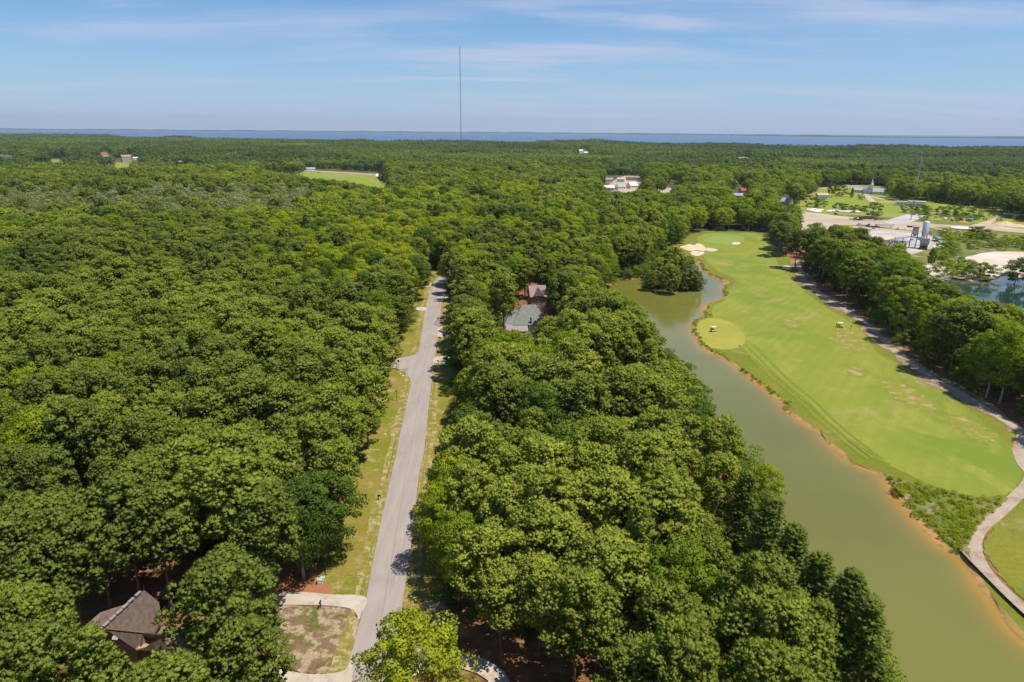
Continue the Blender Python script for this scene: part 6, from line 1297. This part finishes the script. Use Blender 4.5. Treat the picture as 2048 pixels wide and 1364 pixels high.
# the golfer: one skinned figure, walking, head bowed toward the ball
def golfer(px, py):
    t = thing('person', 'golfer in a white shirt standing on the right side of the fairway', 'person', P(px, py), 2.4)
    vs = {'pel': (0, 0, .95), 'waist': (0, .0, 1.1), 'chest': (0, .03, 1.32), 'neck': (0, .05, 1.50), 'head': (0, .09, 1.62), 'crown_': (0, .10, 1.74),
          'sl': (.19, .03, 1.43), 'el': (.25, .12, 1.16), 'wl': (.12, .34, 1.0), 'hl': (.06, .40, .94), 'sr': (-.19, .03, 1.43), 'er': (-.25, .12, 1.16), 'wr': (-.08, .34, .98), 'hr': (-.02, .40, .91),
          'hpl': (.10, 0, .90), 'kl': (.15, .07, .50), 'al': (.17, -.02, .09), 'tl': (.19, .16, .04), 'hpr': (-.10, 0, .90), 'kr': (-.15, .06, .50), 'ar': (-.18, -.03, .09), 'tr': (-.20, .15, .04)}
    ed = [('pel','waist'),('waist','chest'),('chest','neck'),('neck','head'),('head','crown_'),('chest','sl'),('sl','el'),('el','wl'),('wl','hl'),('chest','sr'),('sr','er'),('er','wr'),('wr','hr'),('pel','hpl'),('hpl','kl'),('kl','al'),('al','tl'),('pel','hpr'),('hpr','kr'),('kr','ar'),('ar','tr')]
    rad = {'pel': .15, 'waist': .13, 'chest': .15, 'neck': .06, 'head': .10, 'crown_': .085, 'sl': .075, 'sr': .075, 'el': .045, 'er': .045, 'wl': .032, 'wr': .032, 'hl': .035, 'hr': .035, 'hpl': .10, 'hpr': .10, 'kl': .065, 'kr': .065, 'al': .042, 'ar': .042, 'tl': .04, 'tr': .04}
    def fig(name, keys, fat, mats_):
        ks = [k for k in vs if k in keys]; ix = {k: i for i, k in enumerate(ks)}
        me = bpy.data.meshes.new(name); me.from_pydata([vs[k] for k in ks], [(ix[a], ix[b_]) for a, b_ in ed if a in ix and b_ in ix], []); o_ = link(name, me, t); me.materials.append(MATS[mats_])
        m_ = o_.modifiers.new('skin', 'SKIN'); m_.use_smooth_shade = True; s_ = o_.modifiers.new('sub', 'SUBSURF'); s_.levels = s_.render_levels = 1
        for k in ks: me.skin_vertices[0].data[ix[k]].radius = (rad[k] * fat,) * 2
        me.skin_vertices[0].data[0].use_root = True
    fig('body', set(vs), 1.0, 'skin'); fig('shirt', {'waist', 'chest', 'sl', 'sr', 'el', 'er'}, 1.16, 'cloth_white'); fig('trousers', {'pel', 'hpl', 'hpr', 'kl', 'kr'}, 1.14, 'cloth_khaki')
    b = MB(); b.lathe([(.125, 1.66), (.12, 1.74), (.07, 1.80), (.01, 1.815)], (0, .09, 0), n=14); b.box((0, .22, 1.675), (.16, .14, .02)); b.build('cap', 'cloth_white', t, True)
    c = thing('golf_club', 'golf club held by the golfer in white', 'golf club', t.location, 2.4); b = MB(); b.tube((.02, .40, 1.0), (.0, .85, .06), .012, n=6); b.build('shaft', 'chrome', c); b = MB(); b.box((.04, .87, .05), (.10, .03, .06)); b.build('club_head', 'chrome', c)
golfer(1702, 657)
# timber bulkhead between the cart path and the pond
def bulkhead():
    A = [Vector(P2(x, y)) for x, y in ((1917, 1100), (1935, 1121), (1968, 1155), (2010, 1198), (2060, 1245), (2130, 1310))]; pts = [Vector(p) for p in smooth_poly([tuple(a) for a in A], step=.30, closed=False)]
    t = thing('bulkhead', 'timber bulkhead with a pale cap board between the cart path and the pond', 'retaining wall', (pts[0].x, pts[0].y, 0)); o0 = Vector((pts[0].x, pts[0].y, 0)); last = None
    b = MB(); cap = MB()
    for i in range(len(pts) - 1):
        p, q = pts[i], pts[i + 1]; a = math.atan2((q - p).y, (q - p).x); m_ = (p + q) / 2; b.box((m_.x - o0.x, m_.y - o0.y, -.35 + random.uniform(-.01, .01)), ((q - p).length * .94, .07 + random.uniform(0, .02), 1.7), rz=a)
    o_ = b.build('planking', 'wood_dark', t); o_['kind'] = 'stuff'
    for i in range(0, len(pts) - 9, 8):
        p, q = pts[i], pts[i + 8]; a = math.atan2((q - p).y, (q - p).x); m_ = (p + q) / 2
        c_ = MB(); c_.box((m_.x - o0.x, m_.y - o0.y, .56), ((q - p).length * .99, .34, .07), rz=a); c_.build('cap_board', 'wood_weathered', t)
        c_ = MB(); c_.tube((p.x - o0.x, p.y - o0.y - .1, -1.2), (p.x - o0.x, p.y - o0.y - .1, .5), .11, n=8); c_.build('pile', 'wood_dark', t)
bulkhead()

# ================================================================== THE AIR
hz = MB(); hz.box((0, 11400, 190), (140000, 27000, 390)); hzo = hz.build('haze', 'glass'); hzo['kind'] = 'stuff'; hzo['label'] = 'pale summer haze over the woods and the sound'
hzo.data.materials.clear(); m = bpy.data.materials.new('haze'); m.use_nodes = True; m.node_tree.nodes.clear()
vp = m.node_tree.nodes.new('ShaderNodeVolumePrincipled'); vp.inputs['Color'].default_value = (.80, .88, 1, 1); vp.inputs['Density'].default_value = 0.000036; vp.inputs['Anisotropy'].default_value = .2
mo = m.node_tree.nodes.new('ShaderNodeOutputMaterial'); m.node_tree.links.new(vp.outputs[0], mo.inputs['Volume']); hzo.data.materials.append(m)
